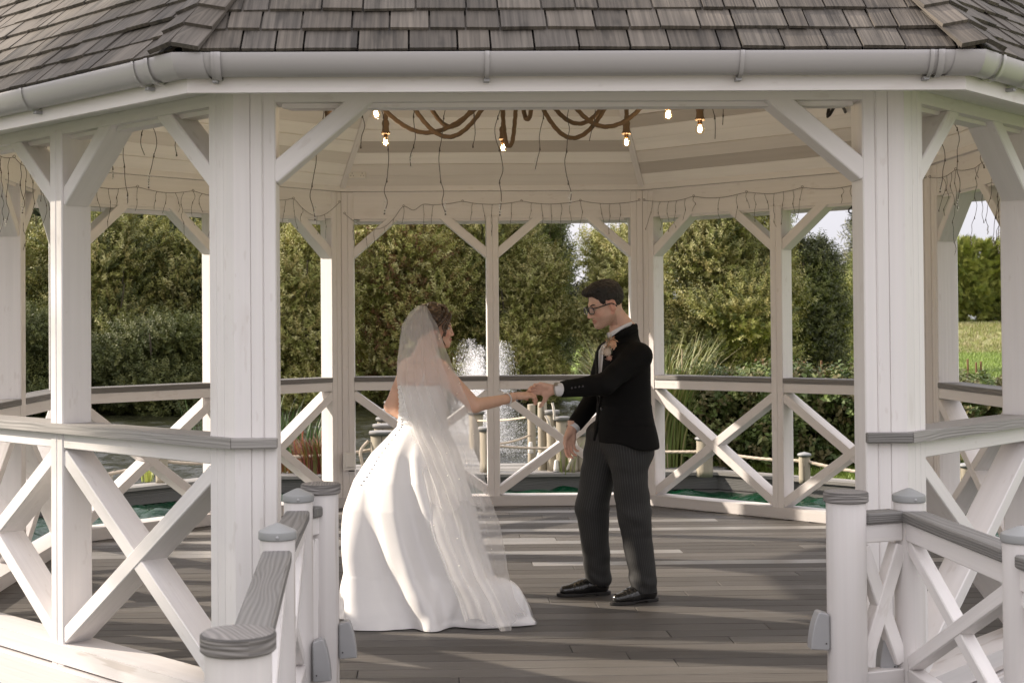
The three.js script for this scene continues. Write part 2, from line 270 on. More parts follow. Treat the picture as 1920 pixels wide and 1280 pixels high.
function shingleSide(k, courses, sMin, sMax, own) {
  for (let c = 0; c < courses; c++) {
    const dist = c * EXP, r = rE + 0.03 - dist * Math.cos(p1), y = yE - 0.024 + dist * Math.sin(p1), half = r * T;
    let s = Math.max(-half, sMin) - (c % 2) * rr(0.02, 0.08);
    while (s < Math.min(half, sMax)) {
      const w = rr(0.075, 0.21), a = Math.max(s, -half + 0.02), b = Math.min(s + w, half - 0.02); s += w + 0.004;
      if (b - a < 0.03) continue;
      const g = shingleGeo(b - a - 0.004, EXP * 1.9, rr(0.010, 0.015), rr(-0.005, 0.005), seedN++), jit = rr(-0.006, 0.005);
      const base = sv(k, (a + b) / 2, y + 0.004, r - jit), n = sv(k, 0, Math.cos(p1), Math.sin(p1)), up = sv(k, 0, Math.sin(p1), -Math.cos(p1)), tilt = rr(0.045, 0.065);
      const n2 = n.clone().multiplyScalar(Math.cos(tilt)).addScaledVector(up, Math.sin(tilt)), up2 = up.clone().multiplyScalar(Math.cos(tilt)).addScaledVector(n, -Math.sin(tilt));
      // butt lifted so that it lies over the course below
      base.addScaledVector(n, 0.012 + rr(0, 0.003)); const x = sv(k, 1, 0, 0).multiplyScalar(-1);
      const m4 = new THREE.Matrix4().makeBasis(x.clone().negate(), n2, up2.clone()); if (m4.determinant() < 0) m4.makeBasis(x, n2, up2);
      m4.setPosition(base); g.applyMatrix4(m4);
      const mt = shingleMats[Math.floor(Math.pow(R(), 1.2) * shingleMats.length)];
      if (own-- > 0) mesh('shingle', g, mt, roof); else past.push(g);
    }
  }
}
shingleSide(0, 5, -9, 9, 300); shingleSide(7, 15, -1.6, 9, 170); shingleSide(1, 10, -9, 0.6, 90);
if (past.length) mesh('shingles', merge(past), shingleMats[0], roof).userData.kind = 'stuff';
for (const k of [7, 0]) for (let c = 0; c < 10; c++) {   // hip caps: two boards meeting over each hip
  const dist = (c - 0.4) * EXP * 0.98, r = rE + 0.03 - dist * Math.cos(p1), y = yE + 0.03 + dist * Math.sin(p1);
  const hipDir = sv(k, (r - 1) * T, y + Math.tan(p1), r - 1).sub(sv(k, r * T, y, r)).normalize();
  for (const sg of [0, 1]) {
    const kk = sg ? (k + 1) % 8 : k, n = sv(kk, 0, Math.cos(p1), Math.sin(p1)), x = n.clone().cross(hipDir).normalize().multiplyScalar(sg ? -1 : 1);
    const side = sv(kk, sg ? 1 : -1, 0, 0); if (x.dot(side) < 0) x.negate();
    const g = shingleGeo(0.11, EXP * 2.1, 0.018, 0, seedN++); g.translate(0.055, 0, 0);
    const n2 = n.clone().addScaledVector(hipDir, 0.05).normalize(), up2 = hipDir.clone().addScaledVector(n, -0.05).normalize();
    const m4 = new THREE.Matrix4().makeBasis(x, n2, up2);
    if (m4.determinant() < 0) { const ix = g.attributes.position; for (let i = 0; i < ix.count; i += 3) { const a = [ix.getX(i + 1), ix.getY(i + 1), ix.getZ(i + 1)]; ix.setXYZ(i + 1, ix.getX(i + 2), ix.getY(i + 2), ix.getZ(i + 2)); ix.setXYZ(i + 2, ...a); } }
    m4.setPosition(sv(k, r * T, y + 0.012, r)); g.applyMatrix4(m4); g.computeVertexNormals();
    mesh('hip_shingle', g, shingleMats[(c * 2 + sg * 3 + k) % 6], roof);
  }
}
// gutter: half round channel on each side, unions at the corners and strap brackets
const gutter = part('gutter', gazebo), gA = 3.612, gY = 2.566, gR = 0.056;
function gutterRun(k, sA, sB, r, th, ends) {          // sA, sB as fractions of the mitre, or metres when ends is set
  const P = [], U = [], n = 14, prof = [];
  for (let i = 0; i <= n; i++) { const a = Math.PI * i / n; prof.push([r * Math.cos(a), -r * 1.5 * Math.sin(a) + 0.001]); }
  for (let i = n; i >= 0; i--) { const a = Math.PI * i / n; prof.push([(r - th) * Math.cos(a), -(r * 1.5 - th) * Math.sin(a) + 0.001]); }
  const st = (f, d) => ends ? f : f * d * T;
  for (let i = 0; i < prof.length; i++) { const [d0, y0] = prof[i], [d1, y1] = prof[(i + 1) % prof.length], q = [[sA, d0, y0], [sB, d0, y0], [sB, d1, y1], [sA, d1, y1]].map(([f, d, y]) => { const p = sv(k, st(f, gA + d), gY + y, gA + d); return [p.x, p.y, p.z, st(f, gA), i / n * 0.2]; });
    for (const j of [0, 1, 2, 0, 2, 3]) { P.push(...q[j].slice(0, 3)); U.push(q[j][4], q[j][3]); } }
  let g = geoFrom(P, U); const u = g.attributes.uv.clone(); g.deleteAttribute('uv'); g.deleteAttribute('normal'); g = mergeVertices(g, 1e-5); g.computeVertexNormals(); g.setAttribute('uv', new THREE.Float32BufferAttribute(new Float32Array(g.attributes.position.count * 2).map((_, i) => { const v = g.attributes.position; return i % 2 ? v.getX(i >> 1) : v.getY(i >> 1); }), 2)); return g;
}
for (let k = 0; k < 8; k++) mesh('gutter_channel', gutterRun(k, -1, 1, gR, 0.004), gutterMat, gutter);
for (const k of [7, 0, 1]) {
  const e = gA * T;
  for (const [a, b] of [[-1, -0.925], [0.925, 1]]) mesh('gutter_union', gutterRun(k, a, b, gR + 0.0035, 0.005), gutterMat, gutter);
  for (const s of [-e * 0.905, e * 0.905]) mesh('gutter_union', gutterRun(k, s - 0.012, s + 0.012, gR + 0.008, 0.01, 1), gutterMat, gutter);
  const at = k === 0 ? [-1.37, -0.35, 0.605, 1.32] : [-1.1, -0.35, 0.42, 1.26];
  for (const s of at) { mesh('gutter_bracket', gutterRun(k, s - 0.008, s + 0.008, gR + 0.0062, 0.01, 1), gutterMat, gutter); mesh('bracket_foot', sbox(k, s - 0.011, s + 0.011, gY - gR * 1.5 - 0.018, gY - gR * 1.5 - 0.004, gA - 0.05, gA - 0.004, 0.002), lampMetal, gutter); }
}

// ---------- deck inside and the walkway in front of it: boards one by one ----------
const deck = structure('deck');
const BW = 0.1485;
{
  const joints = [[0.62], [-0.9, 1.7], [0.1], [1.15], [-1.6, 0.55], [0.9], [-0.45, 2.0], [0.35]];
  for (let i = 0, z = -AI - 0.01; z < 7.6; i++, z += BW) {
    const zc = z + BW / 2; let x0, x1;
    if (zc < A) { const h = Math.min(AI, (AI * Math.SQRT2 - Math.abs(zc))); x0 = -Math.max(h, 0.5) + 0.01; x1 = -x0; if (zc > AI - 0.12) { x0 = -1.3; x1 = 1.3; } } else { x0 = -1.15; x1 = 2.2; }
    const cuts = [x0, ...joints[(i * 5 + 3) % 8].filter((c) => c > x0 + 0.15 && c < x1 - 0.15), x1];
    for (let j = 0; j + 1 < cuts.length; j++) {
      const g = cbox(cuts[j + 1] - cuts[j] - 0.0035, 0.028, BW - 0.0045, 0.0025, i * 7 + j); g.translate((cuts[j] + cuts[j + 1]) / 2, -0.014 - 0.0012 * hash2(i, j), zc);
      const paled = [[2, 0], [6, 1], [9, 0], [9, 1], [12, 0], [13, 1], [15, 0], [16, 0], [19, 1]].some(([a, b]) => a === i && b === j);
      mesh('deck_board', g, paled ? deckPale : deckMats[Math.floor(hash2(i, j, 5) * 4)], deck);
    }
  }
  const under = []; for (let k = 0; k < 8; k++) { const p = sv(k, (A - 0.04) * T, 0, A - 0.04); under.push([p.x, p.z]); }
  mesh('deck_frame', prism(under, -0.3, -0.05), darkWood, deck);
  mesh('deck_frame', (() => { const g = cbox(3.3, 0.2, 4.4, 0.004); g.translate(0.52, -0.15, A + 2.22); return g; })(), darkWood, deck);
}
// ---------- walkway railings in front ----------
const newelTex = woodTex([0.19, 0.178, 0.17], 1.1, 51, 1.8); newelTex.repeat.set(3, 1.2);
const newelCapMat = std({ map: newelTex, roughness: 0.6, bumpMap: capBump, bumpScale: 0.003 });
const postWhite = std({ map: sillCol, roughness: 0.5, bumpMap: paintBump, bumpScale: 0.0012 });
function lathe(pts, seg = 28) { const g = new THREE.LatheGeometry(pts.map(([r, y]) => new THREE.Vector2(r, y)), seg); return g; }
const uvScale = (g, a, b) => { const u = g.attributes.uv; for (let i = 0; i < u.count; i++) u.setXY(i, u.getX(i) * a, u.getY(i) * b); return g; };
function newelPost(label, x, z, r, turn = 0) {
  const t = thing('newel_post', label, 'post', [x, 0, z], turn);
  mesh('post_shaft', uvScale(lathe([[0, 0], [r, 0.001], [r, 0.5], [r, 0.9], [0, 0.9]], 36), 0.45, 0.9), postWhite, t);
  const c = r + 0.009, g = lathe([[0, 0.897], [c - 0.004, 0.897], [c, 0.901], [c, 0.931], [c - 0.004, 0.935], [0, 0.935]], 40), p = g.attributes.position, u = g.attributes.uv;
  for (let i = 0; i < p.count; i++) if (p.getY(i) > 0.934 || Math.hypot(p.getX(i), p.getZ(i)) < c - 0.006) u.setXY(i, p.getX(i), p.getZ(i)); else u.setXY(i, p.getY(i), u.getX(i) * 0.5);
  mesh('post_cap', toFlatTop(g), newelCapMat, t); return t;
}
function toFlatTop(g) { const n = g.toNonIndexed(); n.computeVertexNormals(); const p = n.attributes.position, q = n.attributes.normal; for (let i = 0; i < p.count; i += 3) { const m = Math.max(...[0, 1, 2].map((j) => Math.abs(q.getY(i + j)))); if (m < 0.5) for (let j = 0; j < 3; j++) { const x = p.getX(i + j), z = p.getZ(i + j), l = Math.hypot(x, z) || 1; q.setXYZ(i + j, x / l, 0, z / l); } } return n; }
function capPost(label, x, z, turn = 0) {
  const t = thing('railing_post', label, 'post', [x, 0, z], turn), r = 0.055;
  mesh('post_shaft', uvScale(lathe([[0, 0], [r, 0.001], [r, 0.45], [r, 0.9], [0, 0.9]], 32), 0.35, 0.9), postWhite, t);
  const cap = mesh('post_cap', lathe([[r + 0.0005, 0.884], [r + 0.004, 0.885], [r + 0.0055, 0.889], [r + 0.005, 0.908], [r + 0.001, 0.912], [0.028, 0.925], [0.01, 0.933], [0, 0.935]], 36), capPlastic, t);
  mesh('cap_screw', new THREE.SphereGeometry(0.0055, 10, 8).scale(1, 1, 0.5).translate(0.005, 0.896, r + 0.0055), lampMetal, cap); return t;
}
function walkRail(label, a, b, o = {}) {              // a, b: [x, z] post centres; cap, top rail, cross and bottom rail
  const t = thing('walkway_railing', label, 'railing'), A0 = V(a[0], 0, a[1]), B0 = V(b[0], 0, b[1]), d = B0.clone().sub(A0).normalize();
  const p = A0.clone().addScaledVector(d, o.ra ?? 0.05), q = B0.clone().addScaledVector(d, -(o.rb ?? 0.05)), at = (v, y) => v.clone().setY(y);
  mesh('handrail', bar(at(p, 0.836), at(q, 0.836), 0.04, 0.092, V(0, 1, 0), 0.006, seedN++), o.mat || capGrey, t);
  mesh('top_rail', bar(at(p, 0.781), at(q, 0.781), 0.068, 0.06, V(0, 1, 0), 0.004, seedN++), white, t);
  mesh('bottom_rail', bar(at(p, 0.245), at(q, 0.245), 0.07, 0.06, V(0, 1, 0), 0.004, seedN++), whiteWorn, t);
  const n = d.clone().cross(V(0, 1, 0)), mk = (u, yu, v, yv, dp) => { const x = at(u, yu), y = at(v, yv), up = n.clone().cross(y.clone().sub(x)).normalize(); if (up.y < 0) up.negate(); return bar(x, y, 0.052, dp, up, 0.004, seedN++); };
  mesh('cross_brace', mk(p, 0.30, q, 0.73, 0.054), white, t); mesh('cross_brace', mk(p, 0.73, q, 0.30, 0.048), white, t);
  return t;
}
const NL = [-1.0, 3.385], CAL = [-1.075, 3.53], CBL = [-1.057, 4.468], DL = [-0.975, 6.04];
const NR = [0.935, 3.80], CAR = [1.196, 3.71], CBR = [1.2, 4.685], CCR = [1.215, 5.66];
newelPost('thick white newel post with flat grey cap beside the left front gazebo post', NL[0], NL[1], 0.069);
newelPost('thick white newel post cut by the bottom edge under the large round wooden cap', DL[0], DL[1], 0.068, 0.4);
newelPost('thick white newel post with flat grey cap left of the white cross railing at right', NR[0], NR[1], 0.071, 1);
capPost('slim white post with conical grey cap just left of the flat capped newel', ...CAL);
capPost('slim white post with conical grey cap at the upper end of the sloping near handrail', ...CBL);
capPost('slim white post with conical grey cap behind the right flat capped newel', ...CAR);
capPost('slim white post with conical grey cap at the right picture edge', ...CBR);
capPost('slim white post beyond the right picture edge', ...CCR);
walkRail('grey handrail running up from the large round cap to a slim white post', DL, CBL, { ra: 0.06 });
walkRail('short grey handrail between the two slim left posts with conical caps', CBL, CAL);
walkRail('stub of grey handrail between slim left post and flat capped newel', CAL, NL, { rb: 0.055 });
walkRail('short white cross railing from the right newel to the slim post behind', NR, CAR, { ra: 0.06, rb: 0.05 });
walkRail('white cross railing with sloping grey handrail between two slim right posts', CAR, CBR);
walkRail('grey handrail leaving the picture at right below the last conical cap', CBR, CCR);
function postLight(label, x, y, z, sg, h) {           // shroud on the walkway side of a post
  const t = thing('deck_light', label, 'light', [x, y, z], 0, 'shrouded lights on the walkway posts');
  const s = new THREE.Shape(); s.moveTo(0, 0); s.lineTo(0.058, 0.004); s.quadraticCurveTo(0.055, h * 0.6, 0.032, h * 0.98); s.quadraticCurveTo(0.03, h, 0.024, h); s.lineTo(0, h * 0.94); s.lineTo(0, 0);
  const g = new THREE.ExtrudeGeometry(s, { depth: 0.05, bevelEnabled: true, bevelSize: 0.004, bevelThickness: 0.004, bevelSegments: 2, curveSegments: 8 }); g.translate(0.006, 0, -0.025); if (sg < 0) g.rotateY(Math.PI);
  mesh('shroud', g, lampMetal, t); const b = cbox(0.007, h * 0.92, 0.052, 0.002); b.translate(sg * 0.0025, h * 0.47, 0); mesh('back_plate', b, capPlastic, t);
  const sc = new THREE.SphereGeometry(0.003, 8, 6); sc.translate(sg * 0.014, 0.022, 0.0305); mesh('screw', sc, darkWood, t);
}
postLight('grey shrouded light on the slim left post with conical cap', CAL[0] + 0.055, 0.215, CAL[1] + 0.02, 1, 0.152);
postLight('grey shrouded light on the thick left newel by the dress hem', NL[0] + 0.069, 0.262, NL[1], 1, 0.136);
postLight('grey shrouded light on the left side of the right newel', NR[0] - 0.071, 0.37, NR[1], -1, 0.13);
postLight('grey shrouded light low on the slim post behind the right newel', CAR[0] - 0.055, 0.262, CAR[1], -1, 0.15);

// ---------- fittings on the gazebo ----------
{ // double socket on the ceiling slope and box on the corner post
  const o = thing('wall_socket', 'white double power socket on the back ceiling slope', 'socket', sv(4, 1.14, cy0 + (cr0 - 2.99) * ct, 2.99 - 0.02).toArray()); o.rotation.set(0, 0, 0); o.rotation.x = -(Math.PI / 2 - CP) + Math.PI / 2 - rad(46) - 0.3;
  const pl = cbox(0.146, 0.086, 0.012, 0.004); pl.translate(0, 0, 0.012); mesh('socket_plate', pl, plasticWhite, o);
  for (const x of [-0.042, 0.042]) { const sw = cbox(0.012, 0.02, 0.008, 0.002); sw.translate(x * 0.35, 0.022, 0.02); mesh('rocker_switch', sw, plasticWhite, o); for (const [dx, dy] of [[0, 0.012], [-0.011, -0.01], [0.011, -0.01]]) { const h = cbox(0.005, 0.007, 0.004, 0); h.translate(x + dx, dy - 0.008, 0.018); mesh('pin_slot', h, blackRubber, o); } }
  const jb = thing('outdoor_socket', 'white weatherproof socket box on the back left corner post', 'socket', [-1.226, 0.32, -3.092]);
  const bx = cbox(0.104, 0.15, 0.06, 0.008); bx.translate(0, 0.075, 0.03); mesh('socket_box', bx, plasticWhite, jb); const ld = cbox(0.075, 0.11, 0.022, 0.006); ld.translate(0.012, 0.085, 0.07); mesh('socket_lid', ld, plasticWhite, jb);
  const lip = cbox(0.05, 0.008, 0.02, 0.002); lip.translate(0.02, -0.004, 0.05); mesh('cable_entry', lip, blackRubber, jb);
  const ring = thing('ring_hook', 'small black iron ring under the back right beam', 'hook', sv(3, -0.62, BEAM0 - 0.055, AI + 0.07).toArray()); const tor = new THREE.TorusGeometry(0.021, 0.006, 8, 20); mesh('ring', tor, blackRubber, ring); mesh('hook_stem', new THREE.CylinderGeometry(0.005, 0.005, 0.036, 8).translate(0, 0.037, 0), blackRubber, ring);
}
// rope chandelier: twisted rope loops under the ceiling, with bulbs on drops
const ropeMat = std({ color: rgb(0.135, 0.088, 0.052), roughness: 0.95, bumpMap: tex(128, 128, (u, v) => fbm(u, v, 20, 20, 3, 47), false, 20, 20), bumpScale: 0.001 });
const paleRope = std({ color: rgb(0.50, 0.42, 0.33), roughness: 0.9 });
function ropeGeo(pts, r, pitch = 0.055, seg) {         // three strands laid round each other
  const c = new THREE.CatmullRomCurve3(pts, false, 'centripetal'), L = c.getLength(), n = seg || Math.ceil(L / (r * 0.9)), fr = c.computeFrenetFrames(n, false), P = [], I = [], m = 9;
  for (let i = 0; i <= n; i++) { const p = c.getPointAt(i / n), N = fr.normals[i], B = fr.binormals[i], tw = i / n * L / pitch * Math.PI * 2 / 3;
    for (let j = 0; j < m; j++) { const a = j / m * Math.PI * 2, q = r * (0.82 + 0.2 * Math.abs(Math.cos(1.5 * (a + tw)))); P.push(p.x + q * (Math.cos(a) * N.x + Math.sin(a) * B.x), p.y + q * (Math.cos(a) * N.y + Math.sin(a) * B.y), p.z + q * (Math.cos(a) * N.z + Math.sin(a) * B.z)); } }
  for (let i = 0; i < n; i++) for (let j = 0; j < m; j++) { const a = i * m + j, b = i * m + (j + 1) % m; I.push(a, b, a + m, b, b + m, a + m); }
  const g = geoFrom(P, new Float32Array(P.length / 3 * 2).map((_, i) => i % 2 ? Math.floor(i / 2 / m) * 0.02 : (i / 2 % m) / m), I); return g;
}
{
  const bulbGlass = phys({ color: rgb(1, 0.93, 0.8), transmission: 1, thickness: 0, roughness: 0.03, ior: 1.45, emissive: rgb(1, 0.58, 0.26), emissiveIntensity: 0.22 });
  const filament = std({ color: rgb(0.1, 0.06, 0.02), emissive: rgb(1, 0.62, 0.26), emissiveIntensity: 7 }), brass = std({ color: rgb(0.12, 0.07, 0.03), roughness: 0.5, metalness: 0.5 });
  const ch = thing('rope_chandelier', 'brown rope chandelier hanging in loops under the gazebo ceiling', 'chandelier', [0, 3.7, -0.3]);
  const Z = (x, y, z) => V(x, y - 3.7, z + 0.3);
  const ends = (x) => 3.7 + 0.25 - Math.abs(x) * 0.72;
  const loops = [[-0.96, -0.56, -0.09, 2.80, -0.3], [-0.74, -0.42, -0.11, 2.752, -0.15], [-0.60, -0.40, -0.19, 2.86, -0.45], [0.11, 0.385, 0.67, 2.747, -0.2], [0.19, 0.45, 0.68, 2.868, -0.4], [0.28, 0.588, 0.97, 2.806, -0.1], [-0.03, 0.0, 0.035, 2.76, -0.7], [0.075, 0.098, 0.12, 2.885, -0.3]];
  for (const [x0, xm, x1, ym, z] of loops) { const pts = [], top = 3.16; for (let i = 0; i <= 14; i++) { const t = i / 14 * 2 - 1, x = t < 0 ? lerp(xm, x0, -t) : lerp(xm, x1, t), w = Math.abs(x1 - x0) < 0.15 ? t * t * t * t : t * t; pts.push(Z(x + (t ** 3) * 0.02, lerp(ym, top + 0.02 * Math.sin(x * 9), w), z + 0.05 * t)); } pts.unshift(pts[0].clone().add(V(-0.03, 0.35, 0))); pts.push(pts[pts.length - 1].clone().add(V(0.03, 0.35, 0))); mesh('rope_loop', ropeGeo(pts, 0.0155), ropeMat, ch); }
  const bulbs = [[-0.03, 2.80, -0.9], [-0.836, 2.79, -0.5], [0.774, 2.782, -0.5], [1.13, 2.772, 0.2], [0.827, 2.775, 0.8], [-0.873, 2.862, 0.3], [-1.17, 2.76, 0.2]];
  bulbs.forEach(([x, y, z], i) => {
    const b = part('bulb_drop', ch), at = Z(x, y, z); b.position.copy(at);
    const H = i === 3 ? 0.15 : 0.9;
    mesh('drop_rope', ropeGeo([V(0, 0.06, 0), V(0.004, 0.1 + 0.2 * H, 0), V(-0.002, 0.08 + 0.5 * H, 0), V(0, 0.08 + H, 0)], i === 3 ? 0.012 : 0.0155), ropeMat, b);
    mesh('lamp_socket', lathe([[0, 0.03], [0.028, 0.028], [0.03, 0.04], [0.024, 0.05], [0.022, 0.08], [0.026, 0.1], [0.02, 0.12], [0, 0.125]], 18), ropeMat, b);
    mesh('bulb_cap', lathe([[0.014, 0.004], [0.0145, 0.03], [0, 0.03]], 16), brass, b);
    mesh('bulb', lathe([[0, -0.058], [0.012, -0.0565], [0.022, -0.05], [0.0275, -0.038], [0.0285, -0.028], [0.026, -0.014], [0.019, -0.002], [0.0145, 0.006]], 24), bulbGlass, b);
    const fil = []; for (const [fx, fz] of [[-0.006, 0], [0.006, 0], [0, 0.006], [0, -0.006]]) { const g = new THREE.CylinderGeometry(0.0021, 0.0021, 0.034, 6); g.translate(fx, -0.027, fz); fil.push(g); }
    mesh('filament', merge(fil), filament, b);
    const l = new THREE.PointLight(rgb(1, 0.74, 0.46), 0.2, 0, 2); l.position.set(0, -0.027, 0); l.shadow.radius = 1; l.castShadow = true; b.add(l);
  });
}
// icicle string lights: a wire pinned along the beam with thin drops
const pearl = phys({ color: rgb(0.75, 0.72, 0.66), roughness: 0.3 });
function wavy(p, len, amp, seed) { const r = rng(seed), pts = [p.clone()]; let dx = 0, dz = 0; const n = Math.max(4, Math.round(len / 0.045)); for (let i = 1; i <= n; i++) { dx += (r() - 0.5) * amp; dz += (r() - 0.5) * amp; pts.push(V(p.x + dx, p.y - len * i / n, p.z + dz)); } return pts; }
const icicle = (t, p, len, seed, amp = 0.03) => { const pts = wavy(p, len, amp, seed); const g = [tube(pts, 0.0017, pts.length * 3, 5)]; pts.forEach((q, i) => { if (i % 3 === 2) { const k = new THREE.CylinderGeometry(0.0015, 0.0042, 0.018, 6); k.translate(q.x, q.y, q.z); g.push(k); } }); mesh('light_drop', merge(g), wireMat, t); if (len > 0.4) { const tip = pts[pts.length - 1], gl = []; for (let i = 0; i < 5; i++) { const s = new THREE.SphereGeometry(0.004, 6, 5); s.translate(tip.x + 0.004 * Math.sin(i * 2), tip.y + i * 0.012, tip.z); gl.push(s); } mesh('led_beads', merge(gl), pearl, t); } };
const sideNames = { 4: 'string light wire with short drops along the back beam above the fountain', 3: 'string light wire with drops along the back right beam by the iron ring', 5: 'tangled string light wire along the back left beam beside the outdoor socket', 6: 'long string light drops along the left hand side beam', 2: 'long tangled string light drops along the right hand side beam' };
for (const k of [4, 3, 5, 6, 2]) {
  const t = thing('string_light', sideNames[k], 'string light'), main = [], r = rng(900 + k), d = AI - 0.012, e = AI * T - 0.03, hooks = 5;
  for (let i = 0; i <= hooks * 6; i++) { const f = i / 6, s = -e + 2 * e * i / (hooks * 6), sag = ((k === 5 && s < -0.7) || (k === 4 && s > 0.62)) ? 0.13 : 0.026; main.push(sv(k, s, 2.588 - sag * Math.sin((f % 1) * Math.PI) + 0.004 * (r() - 0.5) - (k === 4 && s > 0.62 ? 0.1 * sstep(0.62, 0.95, s) : 0), d - 0.006 * r())); }
  mesh('main_wire', tube(main, 0.002, 160, 5), wireMat, t);
  for (let i = 2; i < main.length - 1; i += 1) { if (r() < 0.28) continue; const long = k === 6 || k === 2 ? rr(0.2, 0.6) : k === 5 ? rr(0.12, 0.36) : rr(0.12, 0.3); icicle(t, main[i].clone(), long, 40 + i + 50 * k, k === 4 ? 0.022 : 0.036); }
  for (let i = 0; i <= hooks; i++) { const c = new THREE.TorusGeometry(0.008, 0.0018, 5, 10); const p = main[i * 6]; c.translate(p.x, p.y + 0.006, p.z); mesh('wire_clip', c, wireMat, t); }
}
{
  const t = thing('string_light', 'long thin icicle wires hanging inside the entrance beam in front of the ropes', 'string light');
  const xs = [[-1.13, 2.474], [-1.004, 2.003], [-0.754, 2.025], [-0.619, 2.217], [-0.491, 2.023], [-0.236, 2.022], [-0.08, 2.207], [0.019, 2.054], [-0.848, 2.305], [-0.375, 2.307], [0.131, 2.327], [0.668, 2.336], [0.71, 2.39]];
  const main = []; for (let i = 0; i <= 24; i++) main.push(V(-1.22 + 2.44 * i / 24, 2.66 - 0.02 * Math.sin(i * 1.57), 2.92)); mesh('main_wire', tube(main, 0.0028, 100, 5), wireMat, t);
  xs.forEach(([x, y], i) => icicle(t, V(x, 2.655, 2.92), 2.655 - y, 300 + i, 0.03));
  const u = thing('string_light', 'icicle wires hanging inside the near left beam behind the left brace', 'string light');
  const m2 = []; for (let i = 0; i <= 20; i++) m2.push(sv(7, -1.2 + 2.4 * i / 20, 2.655 - 0.02 * Math.sin(i * 1.57), AI - 0.015)); mesh('main_wire', tube(m2, 0.0028, 80, 5), wireMat, u);
  for (const [i, l] of [[1, 0.3], [2, 0.55], [3, 0.42], [5, 0.5], [7, 0.3], [12, 0.42], [13, 0.52], [14, 0.33], [15, 0.5], [16, 0.35]]) icicle(u, m2[i].clone(), l, 500 + i, 0.03);
  const w = thing('string_light', 'icicle wires hanging inside the near right beam beside the right brace', 'string light');
  const m3 = []; for (let i = 0; i <= 20; i++) m3.push(sv(1, -1.2 + 2.4 * i / 20, 2.655 - 0.02 * Math.sin(i * 1.57), AI - 0.015)); mesh('main_wire', tube(m3, 0.0028, 80, 5), wireMat, w);
  for (const [i, l] of [[3, 0.42], [5, 0.5], [6, 0.6], [9, 0.35], [12, 0.5], [15, 0.4]]) icicle(w, m3[i].clone(), l, 700 + i, 0.035);
  const c = thing('power_cable', 'black power cable looping at the right end of the back beam', 'cable');
  const cp = [V(2.27, 3.0, -0.5), V(2.21, 2.91, -0.5), V(2.24, 3.0, -0.55), V(2.6, 3.08, -1.4), V(2.84, 2.95, -2.15), V(2.77, 2.86, -2.25), V(2.9, 2.74, -2.5), V(2.9, 2.7, -2.6), V(2.95, 2.66, -2.6), V(2.77, 2.648, -2.6), V(2.80, 2.60, -2.6), V(2.86, 2.588, -2.6), V(2.888, 2.63, -2.6), V(2.897, 2.7, -2.6)];
  mesh('cable', tube(cp.map((p) => V(p.x * 0.955, p.y, p.z * 0.955 + 0.05)), 0.011, 160, 8), blackRubber, c);
}
// ---------- ground, water, ring boardwalk ----------
const shoreX = (z) => z > -6 ? 4.9 + (z + 6) * 0.12 : lerp(2.3, 4.4, sstep(-8, -27, z)) + 0.35 * Math.sin(z * 0.9);
function groundH(x, z) {
  const n = noise3(x * 0.5, z * 0.5, 0, 3) - 0.5, far = sstep(-22.6, -25.5, z + 0.8 * Math.sin(x * 0.35) + 0.5 * n);
  const ring = Math.max(Math.abs(x), Math.abs(z), (Math.abs(x) + Math.abs(z)) * Math.SQRT1_2);
  const right = Math.max(sstep(-0.3, 0.9, x - shoreX(z)), z > -9 && x > 0.5 ? sstep(6.3, 6.75, ring) * sstep(1.2, 2.4, x) * (z < 3 ? 1 : sstep(6, 3, z)) : 0) * (ring > 6.2 ? 1 : 0);
  const land = Math.max(far, right, sstep(34, 44, -x), sstep(8.5, 10, z), sstep(11.8, 12.8, -x) * sstep(-13, -11, z));
  let h = lerp(-1.3, -0.07 + 0.06 * n, land);
  const bank = sstep(44.5, 50.5, -z + 0.12 * (x - 22)) * sstep(6, 14, x); h += 1.15 * bank + 0.25 * sstep(28, 45, -z) * land;
  return h;
}
const groundTex = tex(512, 512, (u, v) => { const a = fbm(u, v, 30, 30, 4, 111), b = fbm(u, v, 5, 5, 4, 112), k = 0.6 + 0.55 * a + 0.35 * (b - 0.5); return [k, k, k]; }, true, 0.6, 0.6);
{
  const N = 420, P = [], U = [], Cc = [], I = [], map = (t) => { const s = t * 2 - 1, a = Math.abs(s); return Math.sign(s) * (a * 62 + Math.pow(a, 9) * 1400); };
  for (let j = 0; j <= N; j++) for (let i = 0; i <= N; i++) {
    const x = map(i / N) + 2, z = map(j / N) - 16, h = groundH(x, z); P.push(x, h, z); U.push(x / 1.7, z / 1.7);
    const dry = clamp(sstep(44, 47, -z) * sstep(53, 50, -z) * sstep(8, 14, x) * (0.35 + 0.8 * noise3(x * 0.9, z * 0.9, 0, 8))), st = 0.5 + 0.5 * Math.sin(z * 0.9 + 1.5 * noise3(x * 0.2, z * 0.3, 0, 5)), wet = h < -0.25 ? 1 : 0;
    const g = [lerp(0.19, 0.25, st), lerp(0.28, 0.32, st), lerp(0.035, 0.07, st)], d = [0.36, 0.36, 0.17], m = [0.03, 0.028, 0.018];
    const bounceMask = sstep(9, 12, z), bounceCol = [0.36, 0.33, 0.30]; for (let c = 0; c < 3; c++) Cc.push(lerp(lerp(lerp(g[c], d[c], dry), m[c], wet * (1 - bounceMask)), bounceCol[c], bounceMask));  // pale ground behind the camera, added to bounce neutral light onto the front
  }
  for (let j = 0; j < N; j++) for (let i = 0; i < N; i++) { const a = j * (N + 1) + i; I.push(a, a + N + 1, a + 1, a + 1, a + N + 1, a + N + 2); }
  const g = geoFrom(P, U, I); g.setAttribute('color', new THREE.Float32BufferAttribute(Cc, 3));
  structure('ground', g, std({ map: groundTex, vertexColors: true, roughness: 0.95 }));
}
